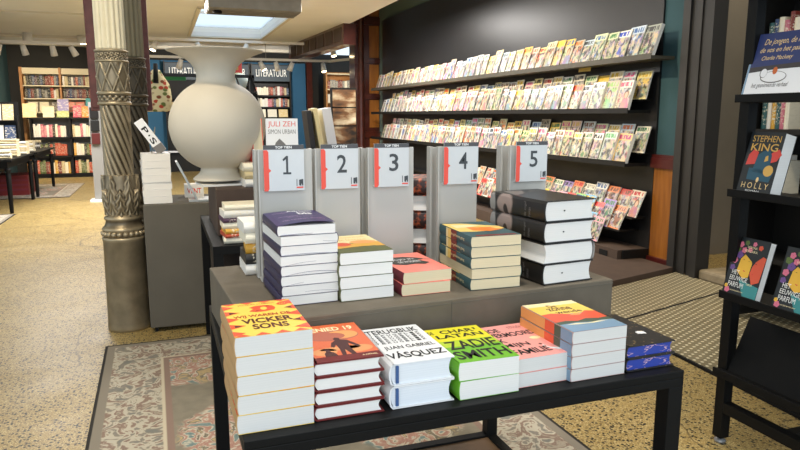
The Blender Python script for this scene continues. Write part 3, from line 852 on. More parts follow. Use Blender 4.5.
    sp.build('spine_lettering', 'c_sand', [c for c in b.children if c.name.startswith('cover')][0], fix=False)
    stack(b, 5, (.822, 1.516+L/2, zt), -2, th, 'teal paperback with a yellow and orange flame cover topping the pile below sign four',
          '%s copy down in the teal spined pile below sign four', 'pile of teal paperbacks', jit=.0012, jr=.6, flips=(3,), top_only=())
    # four thick black hardbacks
    g = NT('portrait_spine', .38)
    co = g.coord(); s = g.sep(co)
    nz = g.noise(co, 22, 3)
    def blob(cy, ry, cz, rz):
        a = g.math('DIVIDE', g.math('SUBTRACT', s[1], cy), ry); b2 = g.math('DIVIDE', g.math('SUBTRACT', s[2], cz), rz)
        d = g.math('ADD', g.math('MULTIPLY', a, a), g.math('MULTIPLY', b2, b2))
        return g.math('SUBTRACT', 1., g.step(g.math('ADD', d, g.math('MULTIPLY', nz.outputs[0], .6)), 1.2, .2))
    f = blob(.055, .040, .030, .036); f2 = blob(.120, .018, .028, .030); f3 = blob(.052, .012, .010, .020)
    c = g.mix(f, lin('191716'), lin('93827b')); c = g.mix(f2, c, lin('8d8a87')); c = g.mix(f3, c, lin('2a211f'))
    g.col(c)
    def art(cb, mats, x0, y0, w, L, th):
        mats += ['c_grey']
        T = UV(x0, y0, w, L, th)
        cb.poly([(.05, .55), (.4, .70), (.55, .92), (.2, .95)], 0, 2, T); cb.poly([(.55, .80), (.78, .78), (.7, .88)], 0, 2, T)
    w, L, th = .172, .262, .0572
    b = make_book('hardback', w, L, th, 'c_black', 'portrait_spine', 'leaf_white', hard=True, art=art)
    sp = MB(); Tm = face_T((-w/2-.0035, -L*.02, th*.52), (0, -1, 0), (0, 0, 1))
    Tm = face_T((-w/2-.0037, -L*.20, th*.14), (0, 0, 1), (0, 1, 0))
    put_text(sp, 'de engel', 0, th*.7, 0, .012, 0, 0, Tm, .0); put_text(sp, 'roman', 0, th*.45, -.018, -.010, 0, 0, Tm, .0)
    sp.build('spine_lettering', 'c_grey', [c for c in b.children if c.name.startswith('cover')][0], fix=False)
    mk = MB(); Tm = face_T((-.02, -L/2+.0034, th*.5), (1, 0, 0), (0, 0, 1))
    mk.poly(ellipse(0, 0, .003, .002, 10), .0009, 0, Tm); mk.build('page_mark', 'ink', [c for c in b.children if c.name.startswith('page_block')][0], fix=False)
    stack(b, 4, (1.023, 1.503+L/2, zt), 5.0, th, 'thick black hardback with a grey portrait on its spine topping the pile below sign five',
          '%s thick black hardback from the top below sign five', 'pile of thick black hardbacks', jit=.003, jr=.8, flips=(2,), rots=[.8, 0, -.4, .5], top_only=())
riser_piles()

# ------------------------------------------------------------------ number signs
def sign(num, x0, x1, cx0, cx1, zt=1.258):
    w = x1-x0
    t = thing('number_sign', 'grey metal sign with a white card reading %d standing on the riser' % num, 'sign', (x0, 1.805, ZB+.001), 0, 'numbered signs on the riser')
    h = zt-ZB-.001
    p = MB(); p.box(0, w, 0, .003, 0, h); p.box(0, .004, -.012, 0, 0, h); p.box(0, w, .003, .05, 0, .003)
    p.build('panel', 'sign_metal', t, bevel=.0008)
    p = MB(); p.box(0+.004, w-.010, .052, .055, .0, h-.004); p.box(-.004, .0035, .040, .07, .0, h-.002)
    p.build('rear_panel', 'sign_metal', t, bevel=.0006)
    c0, c1 = cx0-x0, cx1-x0; cw = c1-c0
    p = MB(); p.box(c0, c1, -.0170, -.0140, h-.112, h+.012, 0)
    p.box(c0, c1, -.0142, -.0002, h-.112, h-.108, 0); p.box(c0+.01, c1-.01, -.0142, -.0002, h-.03, h-.028, 0)
    card = p.build('card', 'card_white', t)
    T = face_T((c0, -.0172, h-.112), (1, 0, 0), (0, 0, 1))
    ch = .124
    q = MB(); q.poly([(0, ch-.012), (cw, ch-.012), (cw, ch), (0, ch)], .0, 0, T); q.build('header_strip', 'card_strip', card, fix=False)
    q = MB(); put_text(q, 'TOP TIEN', cw*.29, cw*.70, ch-.0095, ch-.0028, .0003, 0, T, .02); q.build('header_lettering', 'white', card, fix=False)
    # red brace on the left edge
    hb = ch-.013; pts = [(0, 0), (cw*.09, 0), (cw*.125, .006), (cw*.125, hb*.45), (cw*.185, hb*.5), (cw*.125, hb*.55), (cw*.125, hb-.006), (cw*.09, hb), (0, hb)]
    q = MB(); q.poly(pts, .0002, 0, T); q.build('red_brace', 'sign_red', card, fix=False)
    q = MB(); hn = .050
    nw = .023 if num == 1 else .028
    u = cw*.56-nw/2
    if num == 1:
        b0 = ch*.36; uc = u+.012
        q.poly([(uc-.010, b0), (uc+.012, b0), (uc+.012, b0+.0055), (uc+.004, b0+.0055), (uc+.004, b0+hn), (uc-.001, b0+hn), (uc-.011, b0+hn-.009), (uc-.009, b0+hn-.014), (uc-.0018, b0+hn-.009), (uc-.0018, b0+.0055), (uc-.010, b0+.0055)], .0003, 0, T)
    else: put_text(q, str(num), u, u+nw, ch*.36, ch*.36+hn, .0003, 0, T, .012)
    q.build('numeral', 'ink_grey', card, fix=False)
    # shop mark: dark book shape over a red bar
    q = MB(); u = cw*.80
    q.poly([(u, .012), (u+.002, .012), (u+.002, .031), (u, .031)], .0003, 0, T)
    q.poly([(u+.007, .014), (u+.0125, .012), (u+.0135, .019), (u+.016, .012), (u+.0185, .013), (u+.0185, .031), (u+.007, .029)], .0003, 0, T)
    q.poly([(u, .006), (u+.0185, .006), (u+.0185, .010), (u, .010)], .0003, 1, T)
    q.build('shop_mark', ['ink_grey', 'sign_red'], card, fix=False)
sign(1, .240, .390, .254, .364); sign(2, .396, .528, .411, .518); sign(3, .548, .692, .566, .671)
sign(4, .766, .900, .782, .894); sign(5, 1.006, 1.143, 1.024, 1.134)

# piles behind the signs ------------------------------------------------
SP = ['f0e7d0', 'c8b58a', '7a2e26', '2b2622', '35486b', '8d8a84', 'd8a23a', '5f6b3a', 'b5482e', 'e6e2da', '4a2c48', '2f5a5a', 'c76f80', '1e1d1c']
CN = {'f0e7d0': 'cream', 'c8b58a': 'tan', '7a2e26': 'dark red', '2b2622': 'black-brown', '35486b': 'navy', '8d8a84': 'grey', 'd8a23a': 'mustard', '5f6b3a': 'olive', 'b5482e': 'rust red',
      'e6e2da': 'white', '4a2c48': 'plum', '2f5a5a': 'teal', 'c76f80': 'rose pink', '1e1d1c': 'black'}
def shelf_book_mesh():
    """upright book: spine on -y, x thickness 1, z height 1, y depth 1"""
    mb = MB(); N = 6
    ring = [(-.5, 1.), (-.5, .06)] + [(-.5+i/N, .06-.06*math.sin(PI*i/N)) for i in range(1, N)] + [(.5, .06), (.5, 1.)]
    n = len(ring)
    mb.add([(p[0], p[1], 0) for p in ring] + [(p[0], p[1], 1) for p in ring],
           [[i, (i+1) % n, n+(i+1) % n, n+i] for i in range(n-1)] + [list(range(n)), list(range(n, 2*n))], 0)
    mb.box(-.44, .44, .1, 1.01, .012, 1.003, 1)
    return mb
_sb = shelf_book_mesh().build('book', ['spine_cloth', 'paper_cream'])
SB = _sb.data; bpy.data.objects.remove(_sb)
def shelf_book(x, y, z, w, d, h, col, label, cat='book', group=None, rz=0., lean=0., tip=0., name='book'):
    o = bpy.data.objects.new(name, SB); C.objects.link(o)
    o.scale = (w, d, h); o.location = (x, y, z); o.rotation_euler = (tip, lean, rz); o.color = lin(col)
    return tag(o, label, cat, group)
def flat_pile(items, x, y, z, rz, where, group):
    """pile of single mesh books lying flat, spine outwards"""
    k = 0; n = len(items)
    for i, (w, L, th, col) in enumerate(items):
        o = bpy.data.objects.new('book', SB); C.objects.link(o); o.color = lin(col)
        # lying: thickness up, spine facing -y
        o.scale = (th, w, L)
        a = rad(rz+R.uniform(-4, 4))
        o.matrix_world = Matrix.Translation((x+R.uniform(-.004, .004), y, z+th/2)) @ Matrix.Rotation(a, 4, 'Z') @ Matrix.Translation((-L/2, 0, 0)) @ Matrix.Rotation(rad(90), 4, 'Y') @ Matrix.Diagonal((th, w, L, 1))
        z += th+.0006
        pos = ordw(n-i) + ' from the top' if i < n-1 else 'topmost'
        tag(o, '%s book, %s, pile %s' % (CN[col], pos, where), 'book', group)
flat_pile([(.13, .17, .03, c) for c in ('e6e2da', '1e1d1c', 'd8a23a', 'f0e7d0', 'e6e2da')], .292, 1.885, ZB+.002, 0, 'behind sign one', 'pile behind sign one')
# dark red patterned thick books, right of sign three
g = NT('ember_pattern', .45)
nz = g.noise(g.coord(), 60, 3); g.col(g.mix(g.step(nz.outputs[0], .55, .08), lin('2c1512'), lin('b5532c')))
w, L, th = .15, .16, .052
b = make_book('hardback', w, L, th, 'ember_pattern', 'ember_pattern', 'leaf_white', hard=True)
stack(b, 5, (.795, 1.965, ZB+.002), 62, th, 'ember-patterned thick hardback topping the pile behind the gap between signs three and four',
      '%s thick hardback down in the ember-patterned pile between signs three and four', 'pile of ember-patterned hardbacks', jit=.001, jr=1, flips=(1, 3), top_only=())

# ------------------------------------------------------------------ grey plinth left, with its things
t = thing('plinth', 'tall grey box plinth on small feet beside the iron column', 'plinth', (.10, 4.50, 0), rad(-1.))
MB().box(-.225, .225, -.25, .25, .03, .81).build('body', 'kiosk_grey', t, bevel=.004)
for x in (-.20, .18):
    for y in (-.23, .2): MB().box(x, x+.02, y, y+.02, 0, .03).build('foot', 'black_matt', t)
w, L, th = .165, .22, .0432
b = make_book('paperback', w, L, th, 'c_white', 'c_white', 'leaf_white')
stack(b, 7, (-.045, 4.40, .8115), 3, th, 'topmost white book of the pile on the grey plinth beside the column', '%s white book down in the pile on the grey plinth', 'white pile on the plinth', jit=.003, jr=1.2)
# leaning book with letters on its spine
zt7 = .8115+7*(th+.0004)
t = thing('book', 'white-spined book with black capitals tilted on the pile on the grey plinth', 'book', (.040, 4.40, zt7-.004), 0)
Tl = Matrix.Rotation(rad(-34), 4, 'Y')
mb = MB(); mb.box(-.055, -.0, -.055, .055, .033, .265, 0, Tl); c = mb.build('cover', 'c_white', t)
mb = MB(); mb.box(-.0565, .0015, -.0565, .0565, .032, .085, 0, Tl); mb.build('spine_label', 'c_grey', t)
q = MB(); Tm = Tl @ face_T((-.018, -.0562, .165), (0, 0, -1), (1, 0, 0)) ; Tm = Tl @ face_T((-.044, -.0562, .215), (0, 0, -1), (1, 0, 0))
put_text(q, 'P', 0, .04, .0, .032, 0, 0, Tm, .02); put_text(q, 'S', .078, .118, .0, .032, 0, 0, Tm, .02); q.poly(ellipse(.059, .016, .005, .006, 10), 0, 0, Tm)
q.build('spine_lettering', 'ink', t, fix=False)
# metal easel right of the pile
t = thing('book_easel', 'grey metal book easel with a sloping back on the grey plinth', 'easel', (.19, 4.38, .812))
mb = MB(); mb.box(-.05, .12, -.09, .09, 0, .012); mb.build('base', 'glass_grey', t)
mb = MB(); Tl = Matrix.Translation((-.0, 0, .012)) @ Matrix.Rotation(rad(-25), 4, 'Y'); mb.box(-.006, .006, -.085, .085, .0, .265, 0, Tl); mb.build('back_plate', 'glass_grey', t)
mb = MB(); mb.box(.10, .112, -.085, .085, .012, .03); mb.build('lip', 'glass_grey', t)
# small wire easel at back of pile
t = thing('wire_stand', 'thin wire stand leaning behind the tilted book on the white pile', 'stand', (-.055, 4.42, zt7))
mb = MB(); mb.cyl((0, 0, 0.003), (.02, 0, .16), .003, n=8); mb.cyl((.0, 0, .003), (-.012, .04, .002+.001), .003, n=8); mb.cyl((.02, 0, .16), (-.012, .04, .003), .003, n=8)
mb.build('wire', 'steel', t)

# ------------------------------------------------------------------ second table with the vase
t = thing('display_table', 'black display table behind the riser carrying the big vase and a brown tier', 'table', (.80, 3.62, 0))
x0, x1, y0, y1 = -.605, .605, -.53, .5
MB().box(x0, x1, y0, y1, .71, .75).build('table_top', 'black_paint', t, bevel=.002)
for x in (x0, x1-.045):
    for y in (y0, y1-.045):
        MB().box(x, x+.045, y, y+.045, .0095, .71).build('leg', 'black_paint', t)
MB().box(x0+.05, x1-.05, y0+.08, y1-.08, .12, .60).build('storage_box', 'brown_card', t)
MB().box(x0+.045, x1-.045, y0+.05, y1-.05, .09, .12).build('lower_shelf', 'black_paint', t)
t = thing('display_tier', 'brown cardboard tier under the vase on the second table', 'tier', (.80, 3.66, .751))
MB().box(-.56, .56, -.30, .34, 0, .235).build('body', 'brown_card', t, bevel=.003)
# papers under the vase
for i, (x, y, a, lb) in enumerate(((.21, 3.60, 8, 'left'), (.44, 3.62, -12, 'right'))):
    o = MB().box(-.12, .12, -.11, .11, 0, .010).build('booklet', 'paper', loc=(x+.08, y, .9875+i*.0115), rot=(0, 0, rad(a)))
    tag(o, 'pale booklet lying on the brown tier under the %s side of the vase' % lb, 'booklet')
# vase
prof = [(.136, 0), (.139, .006), (.134, .012), (.112, .03), (.100, .042)]
for i in range(0, 25):
    a = -PI/2+.40+(PI-.84)*i/24
    prof.append((.247*math.cos(a), .284+.240*math.sin(a)))
prof += [(.100, .513), (.0965, .535), (.0985, .555), (.108, .58), (.126, .603), (.155, .626), (.19, .643), (.222, .656), (.240, .662), (.246, .666), (.240, .668), (.19, .652), (.13, .62), (.09, .58), (.08, .54)]
def tilt(r, z, a):
    if z > .6: return r*(1+.015*math.cos(a))
    return r
t = thing('vase', 'large cream vase with a round belly and wide flaring rim on the brown tier', 'vase', (.283, 3.62, 1.0115))
MB().lathe(prof, 72, fn=tilt).build('body', 'ceramic', t, smooth=True)
# book pile at the near corner of table two
flat_pile([(.15, .22, .028, 'f0e7d0'), (.15, .21, .018, 'b5482e'), (.14, .2, .024, 'd8a23a'), (.15, .22, .028, 'f0e7d0'), (.15, .22, .022, '4a2c48'), (.14, .21, .034, 'e6e2da'), (.15, .21, .026, 'f0e7d0')],
          .36, 3.125, .7515, 2, 'on the vase table corner', 'pile on the vase table corner')
# small box with red letters left of the tier
t = thing('book', 'small white book with red capitals lying at the back of the grey plinth', 'book', (.185, 4.60, .8115))
MB().box(-.06, .06, -.05, .05, 0, .085).build('cover', 'paper_white', t)
q = MB(); put_text(q, 'VENT', -.045, .045, .025, .06, 0, 0, face_T((0, -.0503, 0), (1, 0, 0), (0, 0, 1)), .02); q.build('title', 'sign_red', t, fix=False)

# face-out white book with red title on the tier
flat_pile([(.26, .30, .04, 'e6e2da'), (.26, .30, .04, 'c8b58a'), (.26, .30, .04, 'f0e7d0')], .535, 3.40, .987, 0, 'under the white face-out book', 'pile on the brown tier')
t = thing('book', 'white face-out book with red title and a dark bird shape standing right of the vase', 'book', (.588, 3.44, 1.1105), 0, None, (rad(-10), 0, rad(-10)))
w, h = .165, .225
MB().box(-w/2, w/2, 0, .03, 0, h).build('cover', 'c_white', t)
MB().box(-w/2+.002, w/2-.002, .002, .028, .0, h+.0006).build('page_block', 'leaf_white', t)
T = face_T((-w/2, -.0004, 0), (1, 0, 0), (0, 0, 1))
q = MB(); put_text(q, 'JULI ZEH', .012, w-.012, .175, .21, 0, 0, T, .0); q.build('title', 'sign_red', t, fix=False)
q = MB(); put_text(q, 'SIMON URBAN', .012, w-.012, .145, .168, 0, 0, T, .0); q.build('title', 'c_grey', t, fix=False)
q = MB(); q.poly([(.02, .02), (.06, .03), (.09, .05), (.10, .09), (.07, .12), (.05, .10), (.04, .07), (.02, .05)], 0, 0, T); q.poly([(.06, .03), (.13, .02), (.12, .04), (.09, .06)], .0001, 1, T); q.poly([(.08, .025), (.12, .022), (.11, .032)], .0002, 2, T)
q.build('picture', ['c_grey', 'ink', 'c_flame'], t, fix=False)
t = thing('book', 'cream book with red spine edges standing edge-on between vase and white face-out book', 'book', (.468, 3.45, 1.1105), 0, None, (rad(-8), 0, rad(4)))
MB().box(-.024, .024, 0, .15, 0, .22).build('page_block', 'paper_cream', t)
mb = MB(); mb.box(-.027, -.024, -.002, .152, 0, .224); mb.box(.024, .027, -.002, .152, 0, .224); mb.build('cover', 'sign_red', t)

# ------------------------------------------------------------------ magazine wall
XF = 3.95
MB_ = MB(); MB_.box(4.185, 4.20, 4.83, 12.65, 0, 3.17)
t = thing('magazine_rack', 'long black wall rack of stepped magazine shelves along the right wall', 'rack', (4.2, 8.7, 0))
def loc_(x, y): return (x-4.2, y-8.7)
MB().box(4.185-4.2, .015, 4.83-8.7, 12.65-8.7, 0, 3.17).build('back_panel', 'panel_charcoal', t)
MB().box(-.30, .0-.016, 4.83-8.7, 4.85-8.7, .0, .13).build('end_panel', 'rack_black', t)
ZS = [1.85, 1.395, .915, .42]
for i, z in enumerate(ZS):
    s_ = MB()
    y_end = [4.66, 4.92, 4.92, 4.82][i]
    if i < 3:
        s_.box(XF-4.2-.01, -.016, max(y_end, 4.50)-8.7, 12.62-8.7, z-.028, z)
        s_.box(XF-4.2-.016, XF-4.2-.01, y_end-8.7, 12.62-8.7, z-.03, z+.018)
    else:
        s_.box(-.165, -.016, 4.9-8.7, 12.62-8.7, z-.02, z)
    s_.build('shelf', 'shelf_black_lit' if i == 0 else 'rack_black', t)
    if 0 < i:
        s2_ = MB(); zz = z+.094 if i < 3 else z
        s2_.box(-.125, -.016, 4.9-8.7, 12.6-8.7, zz-.012, zz) if i < 3 else s2_.box(-.24, -.016, 4.98-8.7, 12.6-8.7, .275, .29)
        s2_.build('step', 'rack_black', t)
s_ = MB(); s_.box(-.34, -.016, 4.86-8.7, 12.6-8.7, 0, .13); s_.build('plinth', 'brown_card', t)
s_ = MB(); s_.box(-.345, -.338, 5.0-8.7, 5.12-8.7, .03, .10); s_.build('socket', 'black_matt', t)

def mag_mesh(w, h, th, curl):
    mb = MB(); K = 5
    vs = []
    for i in range(K+1):
        u = -w/2+w*i/K
        for j in range(4):
            zz = h*j/3
            yb = curl*((j/3)**2)*.6
            vs += [(u, yb, zz), (u, yb+th, zz)]
    fs = []; ms = []
    def id_(i, j, s): return (i*4+j)*2+s
    for i in range(K):
        for j in range(3):
            mb_f = [id_(i, j, 0), id_(i+1, j, 0), id_(i+1, j+1, 0), id_(i, j+1, 0)]
            fs.append(mb_f); ms.append(0)
            fs.append([id_(i, j, 1), id_(i, j+1, 1), id_(i+1, j+1, 1), id_(i+1, j, 1)]); ms.append(1)
        fs.append([id_(i, 0, 0), id_(i, 0, 1), id_(i+1, 0, 1), id_(i+1, 0, 0)]); ms.append(1)
        fs.append([id_(i, 3, 0), id_(i+1, 3, 0), id_(i+1, 3, 1), id_(i, 3, 1)]); ms.append(1)
    for j in range(3):
        fs.append([id_(0, j, 0), id_(0, j+1, 0), id_(0, j+1, 1), id_(0, j, 1)]); ms.append(1)
        fs.append([id_(K, j, 0), id_(K, j, 1), id_(K, j+1, 1), id_(K, j+1, 0)]); ms.append(1)
    for f, m_ in zip(fs, ms): mb.add([vs[k] for k in f], [[0, 1, 2, 3]], m_)
    return mb
def mk(w, h, th, curl, cm='magazine_cover'):
    o = mag_mesh(w, h, th, curl).build('magazine', [cm, 'paper']); me = o.data
    bm = bmesh.new(); bm.from_mesh(me); bmesh.ops.remove_doubles(bm, verts=bm.verts, dist=1e-5); bmesh.ops.recalc_face_normals(bm, faces=bm.faces); bm.to_mesh(me); bm.free()
    bpy.data.objects.remove(o); return me
MAGS = [mk(.205, .285, .008, .01), mk(.215, .275, .010, .015), mk(.20, .295, .006, .0), mk(.21, .265, .012, .02, 'picture_cover'), mk(.20, .28, .008, .0, 'picture_cover')]
THICK = [mk(.215, .29, .034, .006), mk(.21, .28, .03, .0), mk(.21, .285, .032, .006, 'picture_cover')]
COMIC = [mk(.20, .27, .01, .02, 'picture_cover'), mk(.21, .25, .012, .03, 'picture_cover'), mk(.20, .26, .01, .01)]
MC = [('f1ead6', 'cream'), ('f6f3ea', 'white'), ('f0e2a0', 'pale yellow'), ('e8dcc4', 'beige'), ('cfd8d6', 'pale grey'), ('e9c9bd', 'pale pink'), ('c3d2dd', 'pale blue'), ('d8ddb4', 'pale green'), ('e7c25a', 'yellow'), ('b9ab93', 'taupe'), ('efe6d0', 'ivory')]
MA = [('c42f2a', 'red'), ('222222', 'black'), ('2f5d9a', 'blue'), ('e0b92d', 'yellow'), ('d8588a', 'pink'), ('3d7a46', 'green'), ('7a4a2a', 'brown'), ('d9702b', 'orange')]
SAT = [('e9a9b8', 'pink'), ('e7c94a', 'yellow'), ('7fb6d8', 'sky blue'), ('8fc270', 'green'), ('e98a55', 'orange'), ('e9e2d0', 'cream'), ('d4574d', 'red'), ('9f86c2', 'violet')]
def mag_row(where, group, ye, y_last, x, z, sp, meshes, pal, tilt, thick_first=0, fixed={}):
    y = ye+.105; k = 1
    last = None
    while y < y_last:
        me = R.choice(THICK) if k <= thick_first else R.choice(meshes)
        c, cn = R.choice(pal); a, an = R.choice(MA)
        if k in fixed: c, cn, a, an = fixed[k]
        o = bpy.data.objects.new('magazine', me); C.objects.link(o)
        o.color = lin(c); o['accent'] = list(lin(a)[:3])
        # front faces -x; leaning back; slight shingle so that each overlaps the next one away
        Rz = Matrix.Rotation(rad(-90)+rad(-5.0), 4, 'Z'); Rx = Matrix.Rotation(rad(-(tilt+R.uniform(-1.2, 1.2))), 4, 'X')
        s_ = R.uniform(.94, 1.05)
        if k <= thick_first: s_ = 1.0
        o.matrix_world = Matrix.Translation((x+R.uniform(-.002, .002), y, z+.001)) @ Rz @ Rx @ Matrix.Diagonal((s_, 1, s_*R.uniform(.95, 1.02), 1))
        tag(o, '%s magazine with %s masthead, %s from right, %s' % (cn, an, ordw(k), where), 'magazine', group)
        y += sp*(1.18 if k <= thick_first else R.uniform(.94, 1.06)); k += 1
fx2 = {1: ('efe3d2', 'beige', 'd23b5e', 'pink'), 2: ('b8a894', 'taupe', '7ab03a', 'green'), 3: ('f4f2ec', 'white', '222222', 'black'), 4: ('d9d9d4', 'pale grey', '222222', 'black'), 5: ('c9762c', 'orange', 'c42f2a', 'red')}
fx3 = {1: ('d8b36a', 'tan', 'a3235c', 'magenta'), 2: ('cfd9cc', 'pale green', '3d9a46', 'green'), 3: ('efece6', 'white', '222222', 'black'), 4: ('e9c9c0', 'pale pink', '3d7a46', 'green')}
fx1 = {1: ('9a9f93', 'grey-green', '222222', 'black'), 2: ('c3cfdc', 'pale blue', '2f5d9a', 'blue'), 3: ('efe9dc', 'cream', '2f4dba', 'blue')}
mag_row('top shelf', 'magazines on the top shelf', 4.68, 12.45, XF+.012, 1.851, .172, MAGS, MC, 17, 1, fx1)
mag_row('second shelf front row', 'front row on the second shelf', 4.96, 12.1, XF+.012, 1.396, .172, MAGS, MC, 15, 3, fx2)
mag_row('second shelf back row', 'back row on the second shelf', 4.86, 11.9, XF+.13, 1.49, .20, MAGS, MC, 12)
mag_row('third shelf front row', 'front row on the third shelf', 4.95, 12.1, XF+.012, .916, .172, MAGS, MC, 15, 2, fx3)
mag_row('third shelf back row', 'back row on the third shelf', 4.84, 11.9, XF+.13, 1.01, .20, MAGS, MC, 12)
mag_row('bottom rack upper row', 'upper row of the bottom rack', 4.86, 9.8, XF+.10, .421, .185, COMIC, SAT+MC[:4], 20)
mag_row('bottom rack middle row', 'middle row of the bottom rack', 5.0, 8.0, XF+.025, .291, .165, COMIC, SAT, 20)
mag_row('bottom rack lowest row', 'lowest row of the bottom rack', 5.2, 7.0, XF-.055, .146, .165, COMIC, SAT, 20)
# small paper flag above the second shelf
o = MB().box(-.0015, .0015, -.10, .10, 0, .06).build('shelf_card', 'c_straw', loc=(XF+.128, 5.80, 1.786))
o.rotation_euler = (0, rad(10), 0)
tag(o, 'small pale yellow topic card standing above the second magazine shelf', 'card')
# mahogany pilaster at the far end of the rack
t = thing('pilaster', 'polished mahogany pilaster with orange panels at the far end of the magazine rack', 'pilaster', (3.985, 12.95, 0))
MB().box(-.28, .27, 0, .4, 0, 4.2).build('body', 'mahogany', t)
for z0, z1 in ((.5, .88), (1.1, 1.65), (1.78, 2.35), (2.48, 3.1), (3.28, 4.1)):
    p = MB(); p.box(.02, .22, -.012, .0, z0, z1); p.build('panel', 'orange_wood', t)
MB().lathe([(.075, 0), (.08, .05), (.065, .09), (.06, 3.18), (.085, 3.22), (.085, 3.3)], 20, 0, Matrix.Translation((-.16, -.03, 0))).build('half_column', 'mahogany', t, smooth=True)
p = MB(); p.lathe([(.09, 3.3), (.13, 3.38), (.20, 3.5), (.22, 3.62), (.18, 3.75), (.2, 4.2)], 20, 0, Matrix.Translation((-.18, -.06, 0))); p.build('capital', 'mahogany', t, smooth=True)
for z0, z1 in ((3.12, 3.26), (.9, 1.02), (2.37, 2.46), (1.67, 1.76)):
    p = MB(); p.box(-.3, .27, -.045, 0, z0, z1); p.build('rail', 'mahogany', t)
# wooden coffered cornice from the ceiling edge
t = thing('cornice', 'brown coffered wooden cornice under the ceiling left of the mahogany pilaster', 'cornice', (3.03, 13.3, 2.55))
p = MB(); Tm = Matrix.Rotation(rad(3), 4, 'Z'); p.box(-.1, .12, -2.0, 2.0, .0, .35, 0, Tm); p.build('beam', 'mahogany', t)
for k in range(7):
    p = MB(); p.box(-.112, -.1, -1.9+k*.54, -1.48+k*.54, .07, .30, 0, Tm); p.build('coffer', 'brown_card', t)

# ------------------------------------------------------------------ right-hand book stand
XS = 2.11
t = thing('book_stand', 'tall black open book stand with sloping ledges at the right edge', 'stand', (XS, 1.60, 0))
def yy(y): return y-1.60
for y in (1.94, 1.20):
    MB().box(.0, .045, yy(y), yy(y)+.045, .025, 1.80).build('upright', 'black_paint', t, bevel=.002)
for y in (1.62,):
    MB().box(.24, .33, yy(y), yy(y)+.10, .0, 1.80).build('center_post', 'black_paint', t, bevel=.002)
for z in (1.415, 1.055, .648, .325):
    s_ = MB(); s_.box(-.035, .13, yy(1.18), yy(1.968), z-.018, z); s_.box(-.045, -.035, yy(1.18), yy(1.968), z-.018, z+.012)
    s_.build('ledge', 'black_paint', t, bevel=.0015)
s_ = MB(); s_.box(-.03, .30, yy(1.18), yy(2.0), 1.80, 1.84); s_.build('top_shelf', 'black_paint', t)
s_ = MB(); Tm = Matrix.Translation((.0, 0, .326)) @ Matrix.Rotation(rad(24), 4, 'Y'); s_.box(-.0, .010, yy(1.2), yy(1.935), .0, .24, 0, Tm); s_.build('sloping_panel', 'black_paint', t)
s_ = MB(); s_.box(.0, .04, yy(1.245), yy(1.94), .14, .185); s_.build('lower_rail', 'black_paint', t, bevel=.0015)
for z in (1.0, 1.5): 
    s_ = MB(); s_.box(.02, .25, yy(1.96), yy(1.98), z-.02, z+.02); 
s_ = MB(); s_.box(.045, .24, yy(1.65), yy(1.69), .14, .18); s_.build('strut', 'black_paint', t)
s_ = MB(); s_.box(.05, .60, yy(1.60), yy(1.74), .0, .05); s_.build('foot_bar', 'black_paint', t)
for y in (1.9625, 1.2225):
    MB().lathe([(.022, 0), (.024, .01), (.014, .014), (.012, .025)], 16, 0, Matrix.Translation((.0225, yy(y), 0))).build('foot', 'rubber', t, smooth=True)

def faceout(name, label, y_left, w, h, th, z, tilt, cover, leaf='leaf_white', x=XS-.03, back='c_black', turn=0.):
    """book standing on a ledge facing -x; local u runs towards -y"""
    t = thing(name, label, 'book', (x, y_left, z), 0, None, (0, 0, rad(-90+turn)))
    Tl = Matrix.Rotation(rad(-tilt), 4, 'X')
    MB().box(.003, w-.0015, .002, th-.002, .003, h-.003, 0, Tl).build('page_block', leaf, t)
    mb = MB(); mb.box(0, w, 0, .002, 0, h, 0, Tl); mb.box(0, w, th-.002, th, 0, h, 1, Tl); mb.box(-.001, .002, 0, th, 0, h, 0, Tl)
    cvr = mb.build('cover', [cover, back], t)
    return cvr, Tl @ face_T((0, -.0004, 0), (1, 0, 0), (0, 0, 1))
# white and night-blue picture book
mat('c_nightblue', '2b3766', .45); mat('c_snow', 'e4e4e6', .45); mat('c_duskgrey', '3a3638', .5); mat('c_gilt', 'e5c58a', .5); mat('c_hand', '4d4a48', .5); mat('c_rustblob', 'c2622c', .5)
t, T = faceout('picture_book', 'large night-blue and white picture book with handwritten lettering on the upper ledge', 1.955, .25, .238, .014, 1.4165, 14, 'c_snow')
w, h = .25, .238
q = MB(); q.poly([(.008, .105), (w, .115), (w, h), (.008, h)], 0, 0, T); q.poly([(.008, .092), (.06, .096), (.12, .100), (w, .102), (w, .122), (.008, .112)], .0001, 1, T)
q.poly([(.0, 0), (.008, 0), (.008, h), (0, h)], .0001, 2, T)
q.build('night_sky', ['c_nightblue', 'c_duskgrey', 'c_zon_b'], t, fix=False)
q = MB()
put_text(q, 'De jongen, de mol,', .045, .225, .188, .216, .0002, 0, T, .0, .35); put_text(q, 'de vos en het paard', .035, .225, .160, .184, .0002, 0, T, .0, .35); put_text(q, 'Charlie Mackesy', .05, .18, .132, .152, .0002, 0, T, .0, .35)
q.build('title', 'c_gilt', t, fix=False)
q = MB(); put_text(q, 'het geanimeerde verhaal', .035, .19, .030, .052, .0002, 0, T, .0, .35); q.build('subtitle', 'c_hand', t, fix=False)
q = MB(); q.poly(ellipse(.12, .072, .055, .022, 24), .0002, 1, T); q.poly(ellipse(.12, .073, .052, .0195, 24), .0003, 0, T)
q.poly(ellipse(.075, .088, .016, .018, 16), .0003, 1, T); q.poly(ellipse(.076, .088, .014, .016, 16), .0004, 0, T); q.poly(ellipse(.122, .095, .010, .014, 14), .0005, 2, T)
q.build('drawing', ['c_snow', 'c_hand', 'c_rustblob'], t, fix=False)
